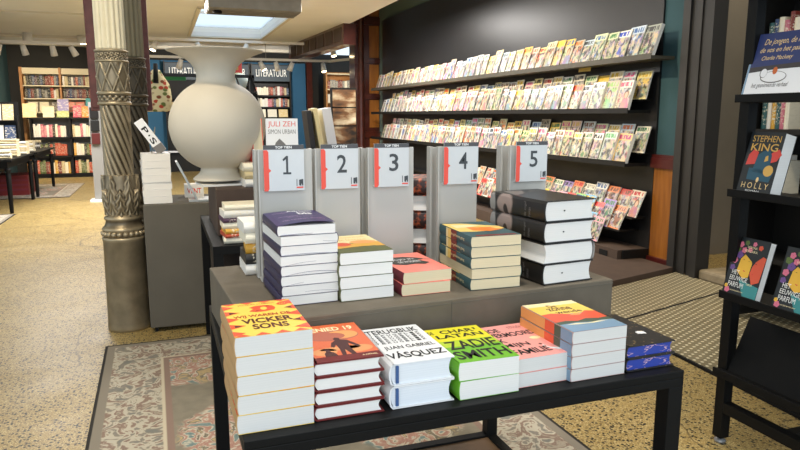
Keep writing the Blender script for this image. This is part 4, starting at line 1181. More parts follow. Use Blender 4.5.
# black thriller with gold capitals
mat('c_inkblue', '1c2226', .4); mat('c_gold2', 'd3a552', .45); mat('c_red2', 'd5453c', .45); mat('c_blue2', '1f4f63', .45); mat('c_teal2', '3a8a8c', .5)
t, T = faceout('hardback', 'black thriller with gold capitals and a round gold seal on the middle ledge', 1.936, .148, .238, .058, 1.0565, 14, 'c_inkblue', x=XS-.034)
q = MB()
q.poly([(.01, .11), (.05, .115), (.055, .16), (.035, .175), (.015, .15)], 0, 0, T); q.poly([(.11, .12), (.14, .13), (.155, .155), (.14, .175), (.112, .16)], 0, 0, T)
q.poly([(.045, .085), (.12, .08), (.115, .15), (.10, .175), (.075, .165), (.055, .15)], .0001, 1, T); q.poly([(.03, .055), (.13, .05), (.14, .09), (.03, .10)], .0001, 1, T)
q.poly([(.088, .125), (.104, .13), (.10, .15), (.09, .145)], .0002, 2, T); q.poly(ellipse(.116, .092, .021, .021, 22), .0002, 2, T); q.poly(ellipse(.08, .056, .006, .010, 12), .0002, 3, T)
q.build('picture', ['c_red2', 'c_blue2', 'c_gold2', 'c_gilt'], t, fix=False)
q = MB(); put_text(q, 'STEPHEN', .014, .136, .200, .224, .0002, 0, T, .0); put_text(q, 'KING', .016, .133, .165, .194, .0003, 0, T, .01); q.build('author_name', 'c_gold2', t, fix=False)
q = MB(); put_text(q, 'H O L L Y', .016, .134, .022, .044, .0002, 0, T, .0); q.build('title', 'c_gilt', t, fix=False)
q = MB(); put_text(q, 'ROMAN', .04, .10, .010, .016, .0002, 0, T, .0); q.build('subtitle', 'white', t, fix=False)
# two copies of the flowered novel
mat('c_flower_y', 'e8b53c', .45); mat('c_flower_p', 'd8718c', .45); mat('c_face', 'd8573a', .45); mat('c_viol', '6b4a8c', .5); mat('c_grn', '5c7038', .5)
for k, (yl, lb) in enumerate(((1.965, 'flowered black novel with yellow and red faces on the lower ledge, left copy'), (1.738, 'flowered black novel cut off by the right picture edge on the lower ledge'))):
    t, T = faceout('paperback', lb, yl, .155, .235, .032, .6495, 15, 'c_inkblue', x=XS-.033)
    q = MB()
    q.poly([(.06, .07), (.155, .055), (.155, .0), (.10, .0)], 0, 3, T)
    q.poly([(.10, .10), (.12, .06), (.150, .075), (.155, .17), (.14, .175), (.115, .15), (.105, .13)], .0001, 2, T)
    q.poly([(.04, .10), (.075, .075), (.098, .085), (.10, .14), (.085, .165), (.06, .17), (.045, .15)], .0002, 0, T)
    for (cx, cy, r_, mi) in ((.02, .14, .013, 1), (.035, .165, .016, 4), (.05, .185, .012, 1), (.02, .185, .014, 5), (.03, .205, .012, 1), (.075, .19, .010, 1), (.09, .215, .009, 1), (.12, .205, .010, 2), (.055, .215, .01, 5), (.018, .11, .012, 4), (.02, .02, .012, 1), (.012, .035, .008, 0)):
        for j in range(5): q.poly(ellipse(cx+r_*.55*math.cos(j*1.257), cy+r_*.55*math.sin(j*1.257), r_*.5, r_*.5, 10), .0003+.00003*j, mi, T)
    for e_, mi in ((((.112, .142), (.122, .139), (.124, .1405), (.113, .1435)), 6), (((.108, .100), (.118, .098), (.117, .103)), 7), (((.052, .150), (.064, .147), (.064, .149)), 6), (((.082, .146), (.092, .149), (.082, .1445)), 6), (((.066, .108), (.080, .106), (.074, .102)), 7), (((.060, .17), (.10, .145), (.108, .165), (.15, .178), (.12, .185), (.08, .18)), 6)):
        q.poly(e_, .0005, mi, T)
    q.build('picture', ['c_flower_y', 'c_flower_p', 'c_face', 'c_teal2', 'c_viol', 'c_grn', 'c_inkblue', 'c_red2'], t, fix=False)
    q = MB(); put_text(q, 'HET', .022, .055, .085, .103, .0006, 0, T, .0); put_text(q, 'EEUWIGE', .018, .100, .062, .080, .0006, 0, T, .0); put_text(q, 'PARFUM', .018, .088, .036, .056, .0006, 0, T, .0)
    q.build('title', 'white', t, fix=False)
    for nm_, tx, e_ in (('author_name', 'VERONA', (.06, .105, .195, .205)), ('author_name', 'VERGARA', (.05, .11, .180, .190)), ('subtitle', 'roman', (.10, .125, .054, .061)), ('subtitle', 'een betoverende roman', (.035, .095, .020, .026))):
        q = MB(); put_text(q, tx, *e_, .0006, 0, T, .0); q.build(nm_, 'c_cream', t, fix=False)
# bookcase seen through the stand
t = thing('bookcase', 'dark bookcase glimpsed through the gaps of the black stand', 'bookcase', (3.55, 2.85, .013))
mb = MB(); mb.box(.28, .30, -.42, .42, 0.012, 2.3); mb.box(0, .3, -.42, -.39, 0.012, 2.3); mb.box(0, .3, .39, .42, 0.012, 2.3); mb.build('carcass', 'rack_black', t)
lv = [.45, .85, 1.25, 1.70, 2.1]
for z in lv: 
    mb = MB(); mb.box(0, .28, -.39, .39, z-.03, z); mb.build('shelf', 'cream_shelf' if z > 1.5 else 'rack_black', t)
for li, z in enumerate(lv[:4]):
    y = 3.215; k = 1
    if li == 0: continue
    while y > 3.02:
        w_ = R.uniform(.022, .042); h_ = R.uniform(.2, .26); c = R.choice(['b5482e', 'd8a23a', 'e6e2da', '7a2e26', '35486b', 'c76f80', 'f0e7d0', '2f5a5a'])
        shelf_book(3.60, y-w_/2, z+.014, w_, .15, h_, c, '%s book, %s from left, %s shelf of the bookcase behind the stand' % (CN[c], ordw(k), ORD[li+1]), group='books behind the black stand', rz=rad(-90))
        y -= w_+.002; k += 1
t = thing('storage_crate', 'low black crate with a pale label on the floor behind the black stand', 'crate', (2.82, 1.98, .013))
MB().box(-.18, .18, -.22, .22, 0, .16).build('body', 'black_matt', t, bevel=.006)
q = MB(); q.poly(ellipse(.02, .10, .05, .018, 18), 0, 0, face_T((-.1805, .10, 0), (0, -1, 0), (0, 0, 1))); q.build('label_mark', 'white', t, fix=False)

# ------------------------------------------------------------------ far shelves
def fill_shelf(x0, x1, y, z, hmax, pal, where, group, dens=.056, depth=.16, leanp=.1, gap=0., nrm=0.):
    x = x0; k = 1
    while x < x1-.02:
        w_ = R.uniform(.75, 1.25)*dens
        if x+w_ > x1: break
        h_ = hmax*R.uniform(.78, 1.); c = R.choice(pal)
        shelf_book(x+w_/2, y, z+.001, w_*.96, depth, h_, c, '%s book, %s from left, %s' % (CN[c], ordw(k), where), group=group)
        x += w_+(R.uniform(.0, gap)); k += 1
# low dark bookcase
t = thing('bookcase', 'low black bookcase with grey backs against the far left wall', 'bookcase', (-1.95, 16.0, 0))
mb = MB(); mb.box(-.66, .66, .28, .30, 0, 1.27); mb.build('back_panel', 'grey_back', t)
for q0, q1, q2 in ((-.68, -.65, 0), (.65, .68, 0), (.08, .11, .06)):
    mb = MB(); mb.box(q0, q1, 0, .279, q2, 1.27); mb.build('upright', 'rack_black', t)
for z in (.09, .48, .88): 
    mb = MB(); mb.box(-.65, .65, 0, .28, z-.035, z); mb.build('shelf', 'rack_black', t)
mb = MB(); mb.box(-.72, .72, -.04, .32, 1.27, 1.30); mb.build('top', 'rack_black', t)
mb = MB(); mb.box(-.65, .65, .02, .28, 0, .055); mb.build('kickboard', 'rack_black', t)
bright = ['b5482e', 'd8a23a', 'e6e2da', 'c76f80', 'f0e7d0', '7a2e26', '2f5a5a', '5f6b3a', 'f0e7d0', 'e6e2da']
dark = ['2b2622', '1e1d1c', '7a2e26', '4a2c48', '35486b', '8d8a84', 'e6e2da', 'c8b58a', '2b2622', 'b5482e']
for z, nm, pal in ((.09, 'bottom', ['b5482e', 'd8a23a', 'f0e7d0', '7a2e26', '5f6b3a', 'c8b58a', 'b5482e']), (.48, 'middle', ['b5482e', 'f0e7d0', '1e1d1c', 'd8a23a', '2b2622', 'e6e2da', '5f6b3a']), (.88, 'upper', ['f0e7d0', 'e6e2da', 'c8b58a', 'c76f80', '2b2622', 'f0e7d0'])):
    fill_shelf(-2.58, -1.90, 16.04, z, .29, pal, '%s left shelf, low black bookcase' % nm, 'books in the low black bookcase')
    fill_shelf(-1.82, -1.32, 16.04, z, .29, pal, '%s right shelf, low black bookcase' % nm, 'books in the low black bookcase')
# display books on its top
tops = [(-2.62, .26, .30, 'f0dca0', 'pale yellow'), (-2.26, .22, .24, 'e2d3ae', 'beige'), (-1.98, .24, .14, 'a8b46a', 'pale green'), (-1.98, .22, .24, '8f86b5', 'lilac'), (-1.70, .16, .26, 'd2425a', 'crimson'), (-1.52, .18, .24, 'e8862f', 'orange'), (-1.34, .16, .22, 'e3b53a', 'golden')]
for i, (x, w_, h_, c, cn) in enumerate(tops):
    zz = 1.301; yb = 16.02+.02*(i % 2)
    if cn == 'lilac': yb = 16.12; h_ = .40
    me_o = MB().box(-w_/2, w_/2, 0, .02, 0, h_, 0, Matrix.Rotation(rad(-12), 4, 'X')).build('book', 'spine_cloth', loc=(x, yb, zz)); me_o.color = lin(c)
    tag(me_o, '%s face-out book on top of the low black bookcase' % cn, 'book', 'face-out books on the low bookcase')
o = MB().box(-.09, .09, 0, .02, 0, .26).build('book', 'c_teal2', loc=(-1.42, 16.2, 1.301)); o.data.transform(Matrix.Rotation(rad(-8), 4, 'X')); o.location = (-1.44, 16.17, 1.301); o.scale = (1, 1, 1.6)
tag(o, 'turquoise face-out book standing behind the orange one on the low bookcase', 'book')
# tall cream bookcase behind
t = thing('bookcase', 'tall cream bookcase with wooden edges behind the low black one', 'bookcase', (-2.0, 16.5, 0))
mb = MB(); mb.box(-.80, .80, .30, .32, 0, 2.36); mb.build('back_panel', 'cream_shelf', t)
for q0, q1 in ((-.83, -.78), (-.06, -.02), (.78, .83)):
    mb = MB(); mb.box(q0, q1, 0, .299, 0, 2.38); mb.build('wooden_upright', 'light_wood', t)
for z in (1.42, 1.72, 2.00):
    mb = MB(); mb.box(-.78, .78, 0.01, .3, z-.03, z); mb.build('shelf', 'cream_shelf', t)
mb = MB(); mb.box(-.78, .78, .06, .30, 2.24, 2.37); mb.build('header', 'cream_shelf', t)
for z, nm in ((1.72, 'middle'), (2.00, 'top')):
    fill_shelf(-2.76, -2.08, 16.55, z, .22, dark, '%s left shelf, tall cream bookcase' % nm, 'books in the tall cream bookcase', .054)
    fill_shelf(-2.0, -1.24, 16.55, z, .22, dark, '%s right shelf, tall cream bookcase' % nm, 'books in the tall cream bookcase', .054)
for i, (x, c, cn) in enumerate(((-2.62, 'ece2c4', 'cream'), (-2.40, 'e8dcb6', 'ivory'), (-1.88, 'e08a70', 'salmon'), (-1.68, 'd9735c', 'terracotta'), (-2.16, '6a5f58', 'brown'), (-1.46, '8a8478', 'grey'))):
    o = MB().box(-.09, .09, 0, .02, 0, .22, 0, Matrix.Rotation(rad(-10), 4, 'X')).build('book', 'spine_cloth', loc=(x, 16.54, 1.421)); o.color = lin(c)
    tag(o, '%s face-out book on the lowest visible shelf of the tall cream bookcase' % cn, 'book', 'face-out books in the cream bookcase')
# three black units with lettered headers on the blue wall
for i, (x0, lb) in enumerate(((.13, 'left of the vase'), (1.12, 'hidden mostly by the vase neck'), (2.11, 'right of the vase'))):
    t = thing('bookcase', 'black bookcase with a lettered header on the blue wall, %s' % lb, 'bookcase', (x0+.48, 16.45, 0))
    mb = MB(); mb.box(-.48, .48, .26, .28, 0, 2.58); mb.box(-.48, -.45, 0, .28, 0, 2.58); mb.box(.45, .48, 0, .28, 0, 2.58); mb.build('carcass', 'rack_black', t)
    mb = MB(); mb.box(-.45, .45, -.01, .02, 2.16, 2.54); hd = mb.build('header', 'lit_sign', t)
    q = MB(); put_text(q, 'LITERATUUR', -.36, .38, 2.27, 2.44, 0, 0, face_T((0, -.011, 0), (1, 0, 0), (0, 0, 1)), .0); q.build('header_lettering', 'white', hd, fix=False)
    for z in (1.30, 1.55, 1.83): 
        mb = MB(); mb.box(-.45, .45, 0, .26, z-.03, z); mb.build('shelf', 'rack_black', t)
    for z, nm in ((1.83, 'top'), (1.55, 'middle')):
        fill_shelf(x0+.05, x0+.92, 16.49, z, .215, ['c8b58a', 'b5482e', 'e6e2da', '8d8a84', 'f0e7d0', '7a2e26', '35486b', 'c76f80'], '%s shelf, literature unit %s' % (nm, ['left of vase', 'behind vase neck', 'right of vase'][i]), 'books in the literature units', .055)
    if i == 2:
        for j, (c, cn) in enumerate((('efe6cf', 'cream'), ('e3dcc9', 'ivory'), ('e2c98c', 'sandy'))):
            o = MB().box(-.11, .11, 0, .02, 0, .19, 0, Matrix.Rotation(rad(-10), 4, 'X')).build('book', 'spine_cloth', loc=(x0+.22+j*.27, 16.48, 1.301)); o.color = lin(c)
            tag(o, '%s face-out book on the low shelf of the right literature unit' % cn, 'book', 'face-out books in the right literature unit')
# bookcase in the far passage
t = thing('bookcase', 'pale bookcase at the far end of the dark passage left of the pilaster', 'bookcase', (4.75, 17.7, 0))
mb = MB(); mb.box(-.5, .6, .28, .30, 0, 2.5); mb.box(-.5, -.46, 0, .3, 0, 2.5); mb.box(.56, .6, 0, .3, 0, 2.5); mb.build('carcass', 'light_wood', t)
for z in (.9, 1.3, 1.7, 2.05, 2.46): 
    mb = MB(); mb.box(-.46, .56, 0, .28, z-.03, z); mb.build('shelf', 'cream_shelf', t)
for z, nm in ((1.70, 'middle'), (2.05, 'top')):
    fill_shelf(4.31, 5.2, 17.75, z, .25, ['f0e7d0', 'd8a23a', 'c8b58a', 'e6e2da', '7a2e26', '8d8a84'], '%s shelf, passage bookcase' % nm, 'books in the passage bookcase', .06)

# ------------------------------------------------------------------ left tables with piles
def turned_table(label, x0, x1, y0, y1, zt):
    t = thing('book_table', label, 'table', ((x0+x1)/2, (y0+y1)/2, 0)); a, b = (x1-x0)/2, (y1-y0)/2
    MB().box(-a, a, -b, b, zt-.03, zt).build('table_top', 'black_paint', t)
    MB().box(-a+.06, a-.06, -b+.06, b-.06, zt-.12, zt-.03).build('apron', 'black_paint', t)
    for x in (-a+.06, a-.06):
        for y in (-b+.06, b-.06):
            MB().lathe([(.022, .0095), (.026, .03), (.030, .3), (.034, zt-.2), (.026, zt-.18), (.04, zt-.15), (.04, zt-.121)], 12, 0, Matrix.Translation((x, y, 0))).build('leg', 'black_paint', t, smooth=True)
turned_table('nearer black book table with slender legs at the left edge', -3.05, -1.94, 10.2, 11.95, .75)
turned_table('farther black book table in front of the low bookcase', -3.05, -1.92, 12.15, 14.0, .75)
t = thing('book_crate', 'dark red crate of books on the floor under the left tables', 'crate', (-2.42, 12.9, .0095))
mb = MB(); mb.box(-.25, .25, -.3, .3, 0, .34); mb.build('body', 'c_maroon', t)
for z in (.08, .16, .24): 
    mb = MB(); mb.box(-.255, .255, -.305, -.3, z, z+.03); mb.build('slat', 'c_wine', t)
for pi, (x, y, n, wh) in enumerate(((-2.10, 10.42, 3, 'near corner of the nearer left table'), (-2.36, 10.5, 3, 'front of the nearer left table'), (-2.60, 10.42, 5, 'left front of the nearer left table'), (-2.12, 11.0, 7, 'right side of the nearer left table'), (-2.42, 11.05, 8, 'middle of the nearer left table'),
                      (-2.10, 11.62, 6, 'far corner of the nearer left table'), (-2.15, 12.5, 5, 'near corner of the farther left table'), (-2.2, 13.5, 4, 'far corner of the farther left table'), (-2.55, 13.0, 7, 'middle of the farther left table'))):
    items = [(.17, .23, R.uniform(.028, .045), R.choice(['f0e7d0', 'e6e2da', 'c8b58a', 'e6e2da', 'f0e7d0', '2b2622', 'c8b58a'])) for _ in range(n)]
    flat_pile(items, x, y, .7515, R.uniform(-6, 6), wh, 'piles on the left tables')
t = thing('table_rack', 'black stepped rack of pale tilted books on the nearer left table', 'rack', (-2.38, 11.72, .7515))
mb = MB(); mb.box(-.30, .30, .10, .12, 0, .80); mb.build('back_panel', 'rack_black', t)
for z in (.20, .52):
    mb = MB(); mb.box(-.30, .30, -.04, .10, z-.015, z); mb.build('ledge', 'rack_black', t)
for x in (-.30, .285):
    mb = MB(); mb.box(x, x+.015, -.04, .10, 0, .60); mb.build('side', 'rack_black', t)
for i, (x, zl, c, cn) in enumerate(((-.17, .52, 'e6e2da', 'white'), (.0, .52, 'f0e7d0', 'cream'), (.17, .52, 'c8b58a', 'tan'), (-.16, .20, '8d8a84', 'grey'), (.01, .20, 'e6e2da', 'white'), (.18, .20, '35486b', 'navy'))):
    o = MB().box(-.075, .075, 0, .022, 0, .25, 0, Matrix.Rotation(rad(-12), 4, 'X')).build('book', 'spine_cloth', loc=(-2.38+x, 11.70, .7525+zl)); o.color = lin(c)
    tag(o, '%s face-out book on the %s ledge of the black rack on the left table' % (cn, 'upper' if zl > .4 else 'lower'), 'book', 'face-out books on the left table rack')
t = thing('product_rack', 'black rack with small hanging packs on the far left teal wall', 'rack', (-3.02, 14.6, 0))
MB().box(-.07, .06, -.3, .3, 0, 1.75).build('panel', 'black_matt', t)
for k in range(4):
    MB().box(-.02, .10, -.25+(k % 2)*.28, -.03+(k % 2)*.28, 1.15+(k//2)*.28, 1.38+(k//2)*.28).build('pack', ['c_teal2', 'white', 'c_grey', 'c_teal'][k], t)

# ------------------------------------------------------------------ things between column and vase
t = thing('display_rack', 'black rack behind the vase holding bags and boxes', 'rack', (.35, 6.55, 0))
for x in (-.5, .5): 
    mb = MB(); mb.box(x-.02, x+.02, 0, .04, 0, 1.72); mb.build('post', 'black_metal', t)
    mb = MB(); mb.box(x-.02, x+.02, .36, .40, 0, 1.5); mb.build('post', 'black_metal', t)
for z in (1.0, 1.50): 
    mb = MB(); mb.box(-.48, .48, .04, .36, z-.025, z); mb.build('shelf', 'rack_black', t)
mb = MB(); mb.box(-.52, .52, .0, .03, 1.70, 1.73); mb.build('rail', 'black_metal', t)
g = NT('floral_cloth', .8)
vo = g.n('ShaderNodeTexVoronoi'); vo.inputs['Scale'].default_value = 22; g.L(g.coord(), vo.inputs['Vector']); s = g.sep(vo.outputs['Color'])
c = g.mix(g.step(s[0], .62, .01), lin('ecdcae'), lin('c4472e')); c = g.mix(g.step(s[1], .72, .01), c, lin('6f7a3c')); c = g.mix(g.step(s[2], .8, .01), c, lin('8c4a26'))
g.col(g.mix(g.step(vo.outputs['Distance'], .5, .1), c, lin('ecdcae')))
t = tote = thing('tote_bag', 'floral cream tote bag with a dark handle hanging right of the iron columns', 'bag', (-.015, 6.42, 1.38))
tote.scale = (.95, .85, .74)
mb = MB()
ring = lambda z, a, b: [(a*math.cos(2*PI*i/20), b*math.sin(2*PI*i/20), z) for i in range(20)]
lv = [(.0, .10, .05), (.03, .13, .07), (.2, .13, .075), (.33, .115, .06), (.42, .07, .04), (.50, .035, .025)]
vs = []; fs = []
for z, a, b in lv: vs += ring(z, a, b)
for i in range(len(lv)-1):
    for k in range(20): fs.append([i*20+k, i*20+(k+1) % 20, (i+1)*20+(k+1) % 20, (i+1)*20+k])
fs += [list(range(20))[::-1], [100+k for k in range(20)]]
mb.add(vs, fs); mb.build('cloth', 'floral_cloth', t, smooth=True)
mb = MB(); mb.cyl((-.005, -.07, .34), (0, -.04, .57), .024, .02); mb.build('handle', 'black_matt', t, smooth=True)
def sbox(name, label, cat, x, y, z, w, d, h, m, **k):
    o = MB().box(-w/2, w/2, -d/2, d/2, 0, h).build(name, m, loc=(x, y, z), bevel=.004, **k); return tag(o, label, cat)
mat('c_kelly', '2e8f4a', .5); mat('c_boxgrey', '4a4744', .6)
sbox('storage_box', 'dark grey box on the rack left of the vase neck', 'box', .19, 6.76, 1.501, .34, .2, .17, 'c_boxgrey')
sbox('book', 'bright green book lying on the dark grey box left of the vase neck', 'book', .13, 6.76, 1.6715, .24, .16, .05, 'c_kelly')
t = thing('globe', 'pale blue-white globe beside the vase neck', 'globe', (.745, 6.74, 1.501))
MB().lathe([(.05, 0), (.05, .01), (.012, .02), (.012, .085)], 16).build('base', 'steel', t, smooth=True)
g = NT('globe_map', .4); nz = g.noise(g.coord(), 9, 4); g.col(g.mix(g.step(nz.outputs[0], .55, .03), lin('cfe0e0'), lin('a9b79a')))
MB().ball((0, 0, .17), .09, 14).build('ball', 'globe_map', t, smooth=True)
for k, (x, c, cn) in enumerate(((.66, 'c_black', 'black'), (.80, 'black_matt', 'dark'))):
    t = thing('shoulder_bag', '%s bag hanging from the rack right of the vase shoulder, %s one' % (cn, ['left', 'right'][k]), 'bag', (x+.03, 6.50, 1.37))
    MB().box(-.06, .06, -.03, .03, 0, .20).build('body', c, t, bevel=.015); mb = MB(); mb.cyl((-.05, 0, .19), (0, .03, .36), .008, n=8); mb.cyl((.05, 0, .19), (0, .03, .36), .008, n=8); mb.build('strap', c, t)
t = thing('gift_bag', 'red patterned gift bag above the globe right of the vase rim', 'bag', (.93, 6.80, 1.62))
t.location = (.70, 6.86, 1.501)
MB().box(-.09, .09, -.025, .025, 0, .40).build('body', 'c_red2', t, bevel=.004)
for k in range(3): MB().box(-.07+.05*k, -.045+.05*k, -.027, -.025, .29+.03*(k % 2), .34+.03*(k % 2)).build('dot', ['white', 'c_night', 'c_gold'][k], t)

# tall books and posters before the pilaster
t = thing('display_table', 'dark table of large books behind the numbered signs, before the mahogany pilaster', 'table', (2.0, 7.9, 0))
MB().box(-.6, .6, -.5, .6, .86, .90).build('table_top', 'black_paint', t)
for x in (-.58, .53):
    for y in (-.48, .53): MB().box(x, x+.05, y, y+.05, 0, .86).build('leg', 'black_paint', t)
for k, (x, y, w_, h_, c, ang, lb) in enumerate(((1.70, 7.75, .06, .50, '2b2622', -6, 'dark tall book left of the wide white-spined one'), (1.80, 7.72, .05, .53, 'c8b58a', -9, 'tan tall book leaning against the white-spined one'), (1.93, 7.7, .11, .53, 'e6e2da', -9, 'wide white-spined tall book leaning near the pilaster'))):
    o = MB().box(-w_/2, w_/2, 0, .28, 0, h_, 0, Matrix.Rotation(rad(ang), 4, 'Y')).build('large_book', ['c_night', 'c_sand', 'c_white'][k], loc=(x, y, .905))
    tag(o, lb, 'book', 'tall books before the pilaster')
t = thing('poster_rack', 'tall rack of brown picture posters beside the mahogany pilaster', 'rack', (2.58, 9.6, 0))
MB().box(-.19, .19, .02, .10, 0, 1.75).build('panel', 'rack_black', t)
g = NT('sepia_print', .5); nz = g.noise(g.mapping(g.coord(), (1, 1, 2.6)), 2.6, 5); r_ = g.n('ShaderNodeValToRGB'); g.L(nz.outputs[0], r_.inputs[0])
for p_, c_ in ((.35, '1d1712'), (.5, '6b4a2e'), (.6, 'a99a80'), (.75, 'd9d0bd')):
    e = r_.color_ramp.elements.new(p_); e.color = lin(c_)
g.col(r_.outputs[0])
for k in range(4): MB().box(-.175, .175, .0, .02, .66+k*.27, .91+k*.27).build('poster', 'sepia_print', t)

# ------------------------------------------------------------------ ceiling fittings
t = thing('air_unit', 'long ribbed metal air unit hung below the ceiling at the skylight edge', 'air unit', (1.27, 9.45, 2.70))
MB().box(-.61, .61, -.30, .30, .02, .1985).build('casing', 'steel', t, bevel=.01)
for k in range(5): MB().box(-.60, .60, -.25+k*.11, -.20+k*.11, .012, .02).build('rib', 'steel', t)
mb = MB(); mb.cyl((-.48, -.1, -.02), (-.48, -.1, .02), .06, n=18); mb.build('dark_knob', 'black_matt', t)
def spot(p, d, label, on, parent_group='track spotlights'):
    t = thing('track_spotlight', label, 'spotlight', p, 0, parent_group)
    d = Vector(d).normalized()
    mb = MB(); mb.cyl((0, 0, 0), (0, 0, -.07), .012, n=8); mb.build('stem', 'spot_white', t)
    a = Vector((0, 0, -.08)); mb = MB(); mb.cyl(a-d*.06, a+d*.13, .045, .062, 18); hd = mb.build('head', 'spot_white', t, smooth=True)
    mb = MB(); mb.cyl(a+d*.131, a+d*.134, .05, .05, 18); mb.build('lamp', 'lamp_glow' if on else 'glass_grey', hd)
gl = NT('lamp_glow', .5); gl.b.inputs['Emission Color'].default_value = lin('ffe2b0'); gl.b.inputs['Emission Strength'].default_value = 14
def track(name, label, pts):
    mb = MB()
    for a, b in zip(pts, pts[1:]):
        a, b = Vector(a), Vector(b); d = (b-a).normalized(); n = Vector((-d.y, d.x, 0))*.022
        vs = [a-n, a+n, b+n, b-n]; mb.add([v_ for v_ in vs]+[v_+Vector((0, 0, .05)) for v_ in vs], [(0, 1, 2, 3), (4, 5, 6, 7), (0, 1, 5, 4), (1, 2, 6, 5), (2, 3, 7, 6), (3, 0, 4, 7)])
    tag(mb.build(name, 'spot_white'), label, 'light track')
track('light_track', 'white ceiling track above the vase carrying spotlights', [(-.3, 13.9, 2.78), (4.0, 13.9, 2.78)])
track('light_track', 'lower white track in front of the blue wall', [(-.2, 14.6, 2.5), (3.6, 14.6, 2.5), (4.1, 13.7, 2.52)])
track('light_track', 'white angled track at the upper left above the cream bookcase', [(-3.05, 12.6, 2.66), (-2.75, 14.2, 2.66), (-1.35, 14.2, 2.66)])
mb = MB(); mb.cyl((2.2, 14.6, 2.55), (2.2, 14.6, 2.9), .006, n=6); tag(mb.build('suspension_wire', 'steel'), 'thin wire holding the lower track below the ceiling', 'wire')
W_ = [((-.02, 13.9, 2.78), (-.4, -.3, -1), 1, 'first spotlight from the left on the track above the vase'), ((.78, 13.9, 2.78), (.5, .4, -1), 0, 'second spotlight from the left on the track above the vase'), ((1.7, 13.9, 2.78), (-.4, -.2, -1), 0, 'third spotlight from the left on the track above the vase'),
      ((3.05, 13.9, 2.78), (-.4, .0, -1), 0, 'fourth spotlight from the left on the track above the vase'), ((3.5, 13.9, 2.78), (.1, -.3, -1), 1, 'bright spotlight at the right end of the track above the vase'),
      ((.45, 14.6, 2.5), (-.3, .3, -1), 0, 'leftmost spotlight on the lower track'), ((2.1, 14.6, 2.5), (.5, -.2, -1), 1, 'bright spotlight on the lower track right of the globe'), ((2.42, 14.6, 2.5), (.3, .2, -1), 0, 'small spotlight in the middle of the lower track'),
      ((2.75, 14.6, 2.5), (-.4, .1, -1), 0, 'spotlight over the right literature unit'), ((3.45, 14.6, 2.5), (.1, -.3, -1), 1, 'bright spotlight at the right end of the lower track'),
      ((-2.98, 13.0, 2.66), (-.4, .2, -1), 0, 'spotlight at the extreme left on the angled track'), ((-2.82, 13.75, 2.66), (-.4, .2, -1), 0, 'second spotlight on the left angled track'), ((-2.72, 14.2, 2.66), (-.4, .2, -1), 0, 'spotlight at the corner of the left angled track'),
      ((-2.32, 14.2, 2.66), (.2, .3, -1), 0, 'spotlight over the left half of the cream bookcase'), ((-1.83, 14.2, 2.66), (.1, .3, -1), 0, 'spotlight over the middle of the cream bookcase'), ((-1.5, 14.2, 2.66), (.5, .3, -1), 0, 'spotlight over the right half of the cream bookcase')]
for p, d, on, lb in W_: spot(p, d, lb, on)
for x, y, lb in ((-2.30, 14.6, 'left'), (-1.37, 14.75, 'right')):
    t = thing('ceiling_lamp', 'round glowing ceiling lamp on the far %s ceiling' % lb, 'ceiling lamp', (x, y, 2.9))
    MB().lathe([(.08, -.16), (.085, -.15), (.085, 0)], 20).build('housing', 'spot_white', t, smooth=True)
    MB().lathe([(.075, -.165), (.075, -.161)], 20).build('lamp', 'lamp_glow', t)

# ------------------------------------------------------------------ light
def area(loc, target, size, power, col, sy=None):
    l = bpy.data.lights.new('lamp', 'AREA'); l.energy = power; l.color = col; l.size = size
    if sy: l.shape = 'RECTANGLE'; l.size_y = sy
    o = bpy.data.objects.new('lamp', l); C.objects.link(o); o.location = loc
    o.rotation_euler = (Vector(target)-Vector(loc)).to_track_quat('-Z', 'Y').to_euler(); return o
def spotl(loc, target, power, ang, col, blend=.6, r=.05):
    l = bpy.data.lights.new('spot', 'SPOT'); l.energy = power; l.color = col; l.spot_size = rad(ang); l.spot_blend = blend; l.shadow_soft_size = r
    o = bpy.data.objects.new('spot', l); C.objects.link(o); o.location = loc
    o.rotation_euler = (Vector(target)-Vector(loc)).to_track_quat('-Z', 'Y').to_euler(); return o
WARM = (1, .84, .60); NEU = (1, .94, .85); COOL = (.88, .94, 1)
# shop window daylight behind the viewer
area((-.3, -1.2, 2.1), (.6, 2.5, .6), 3.0, 34, (1, .97, .93), 2.2)
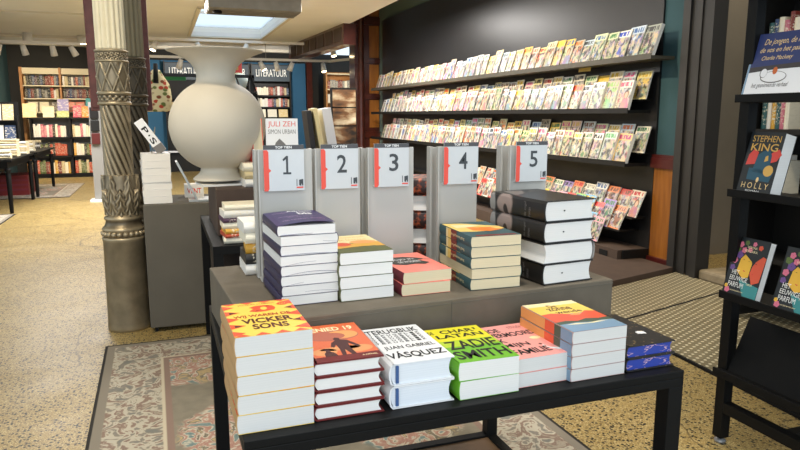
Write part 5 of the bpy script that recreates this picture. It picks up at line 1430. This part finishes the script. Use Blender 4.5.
# ceiling spots over the front tables
spotl((.2, 1.2, 3.7), (.6, 1.7, .8), 165, 60, NEU, .8, .15)
spotl((1.6, 1.6, 3.7), (.9, 1.8, .8), 95, 60, NEU, .8, .15)
spotl((-.6, 2.2, 3.8), (.3, 3.4, .9), 150, 60, WARM, .8, .12)
spotl((-1.3, 2.4, 3.8), (-.8, 4.4, .3), 75, 70, WARM, .8, .12)
spotl((-.8, 2.0, 3.0), (-.2, 4.6, 1.4), 90, 40, WARM, .8, .12)
spotl((-1.6, 1.8, 3.8), (-1.0, 3.0, 0), 55, 80, WARM, .8, .12)
spotl((2.0, .8, 3.9), (2.6, 2.6, 0), 135, 70, WARM, .8, .12)
spotl((.9, 1.5, 3.7), (2.1, 1.8, 1.1), 50, 40, NEU, .8, .1)
for y, ty in ((4.9, 5.2), (6.3, 6.5), (7.6, 7.9), (8.5, 9.4), (8.55, 11.2)):
    spotl((1.9, y, 2.95), (4.0, ty, 1.2), 165 if ty < 9 else 210, 70, WARM, .9, .06)
spotl((5.2, 4.5, 3.9), (5.2, 4.0, 0), 120, 110, WARM, .8, .1)
spotl((4.6, 3.3, 3.9), (4.7, 3.3, 0), 60, 120, WARM, .8, .1)
spotl((3.2, 2.9, 3.9), (3.5, 3.7, .0), 160, 75, WARM, .8, .1)
for x, y, e in ((-2.2, 7.5, 40), (-1.4, 10.2, 130), (.1, 9.9, 150), (2.6, 9.7, 150), (2.0, 7.0, 110)):  # unseen area lights added to brighten floor and, by bounce, ceiling
    area((x, y, 2.85 if y > 8.7 else 4.1), (x, y, 0), 1.2, e, (1, .96, .92))
for x in (-2.4, -1.5): spotl((x, 14.2, 2.6), (x, 16.4, 1.3), 190, 95, WARM, .8, .03)
for x in (.6, 2.5): spotl((x, 14.6, 2.45), (x, 16.5, 1.8), 130, 100, NEU, .8, .03)
for x, y in ((-2.3, 14.6), (-1.37, 14.75)): spotl((x, y, 2.72), (x, y, 0), 120, 130, WARM, .8, .04)
spotl((4.4, 16.4, 2.6), (4.75, 17.7, 1.7), 60, 90, WARM, .8, .03)

w = bpy.data.worlds.new('World'); bpy.context.scene.world = w; w.use_nodes = True
bg = w.node_tree.nodes['Background']; bg.inputs[0].default_value = (.72, .87, 1., 1); bg.inputs[1].default_value = 1.25

# ------------------------------------------------------------------ camera
cam = bpy.data.cameras.new('camera'); co_ = bpy.data.objects.new('camera', cam); C.objects.link(co_)
cam.sensor_width = 36; cam.lens = 657/800*36; cam.clip_start = .02; cam.clip_end = 100
co_.location = (0, 0, 1.35); co_.rotation_euler = (rad(90-9.5), 0, rad(-19.8))
sc = bpy.context.scene; sc.camera = co_
sc.view_settings.view_transform = 'Standard'; sc.view_settings.look = 'None'; sc.view_settings.gamma = 1; sc.view_settings.exposure = 0.08
sc.view_settings.use_curve_mapping = False
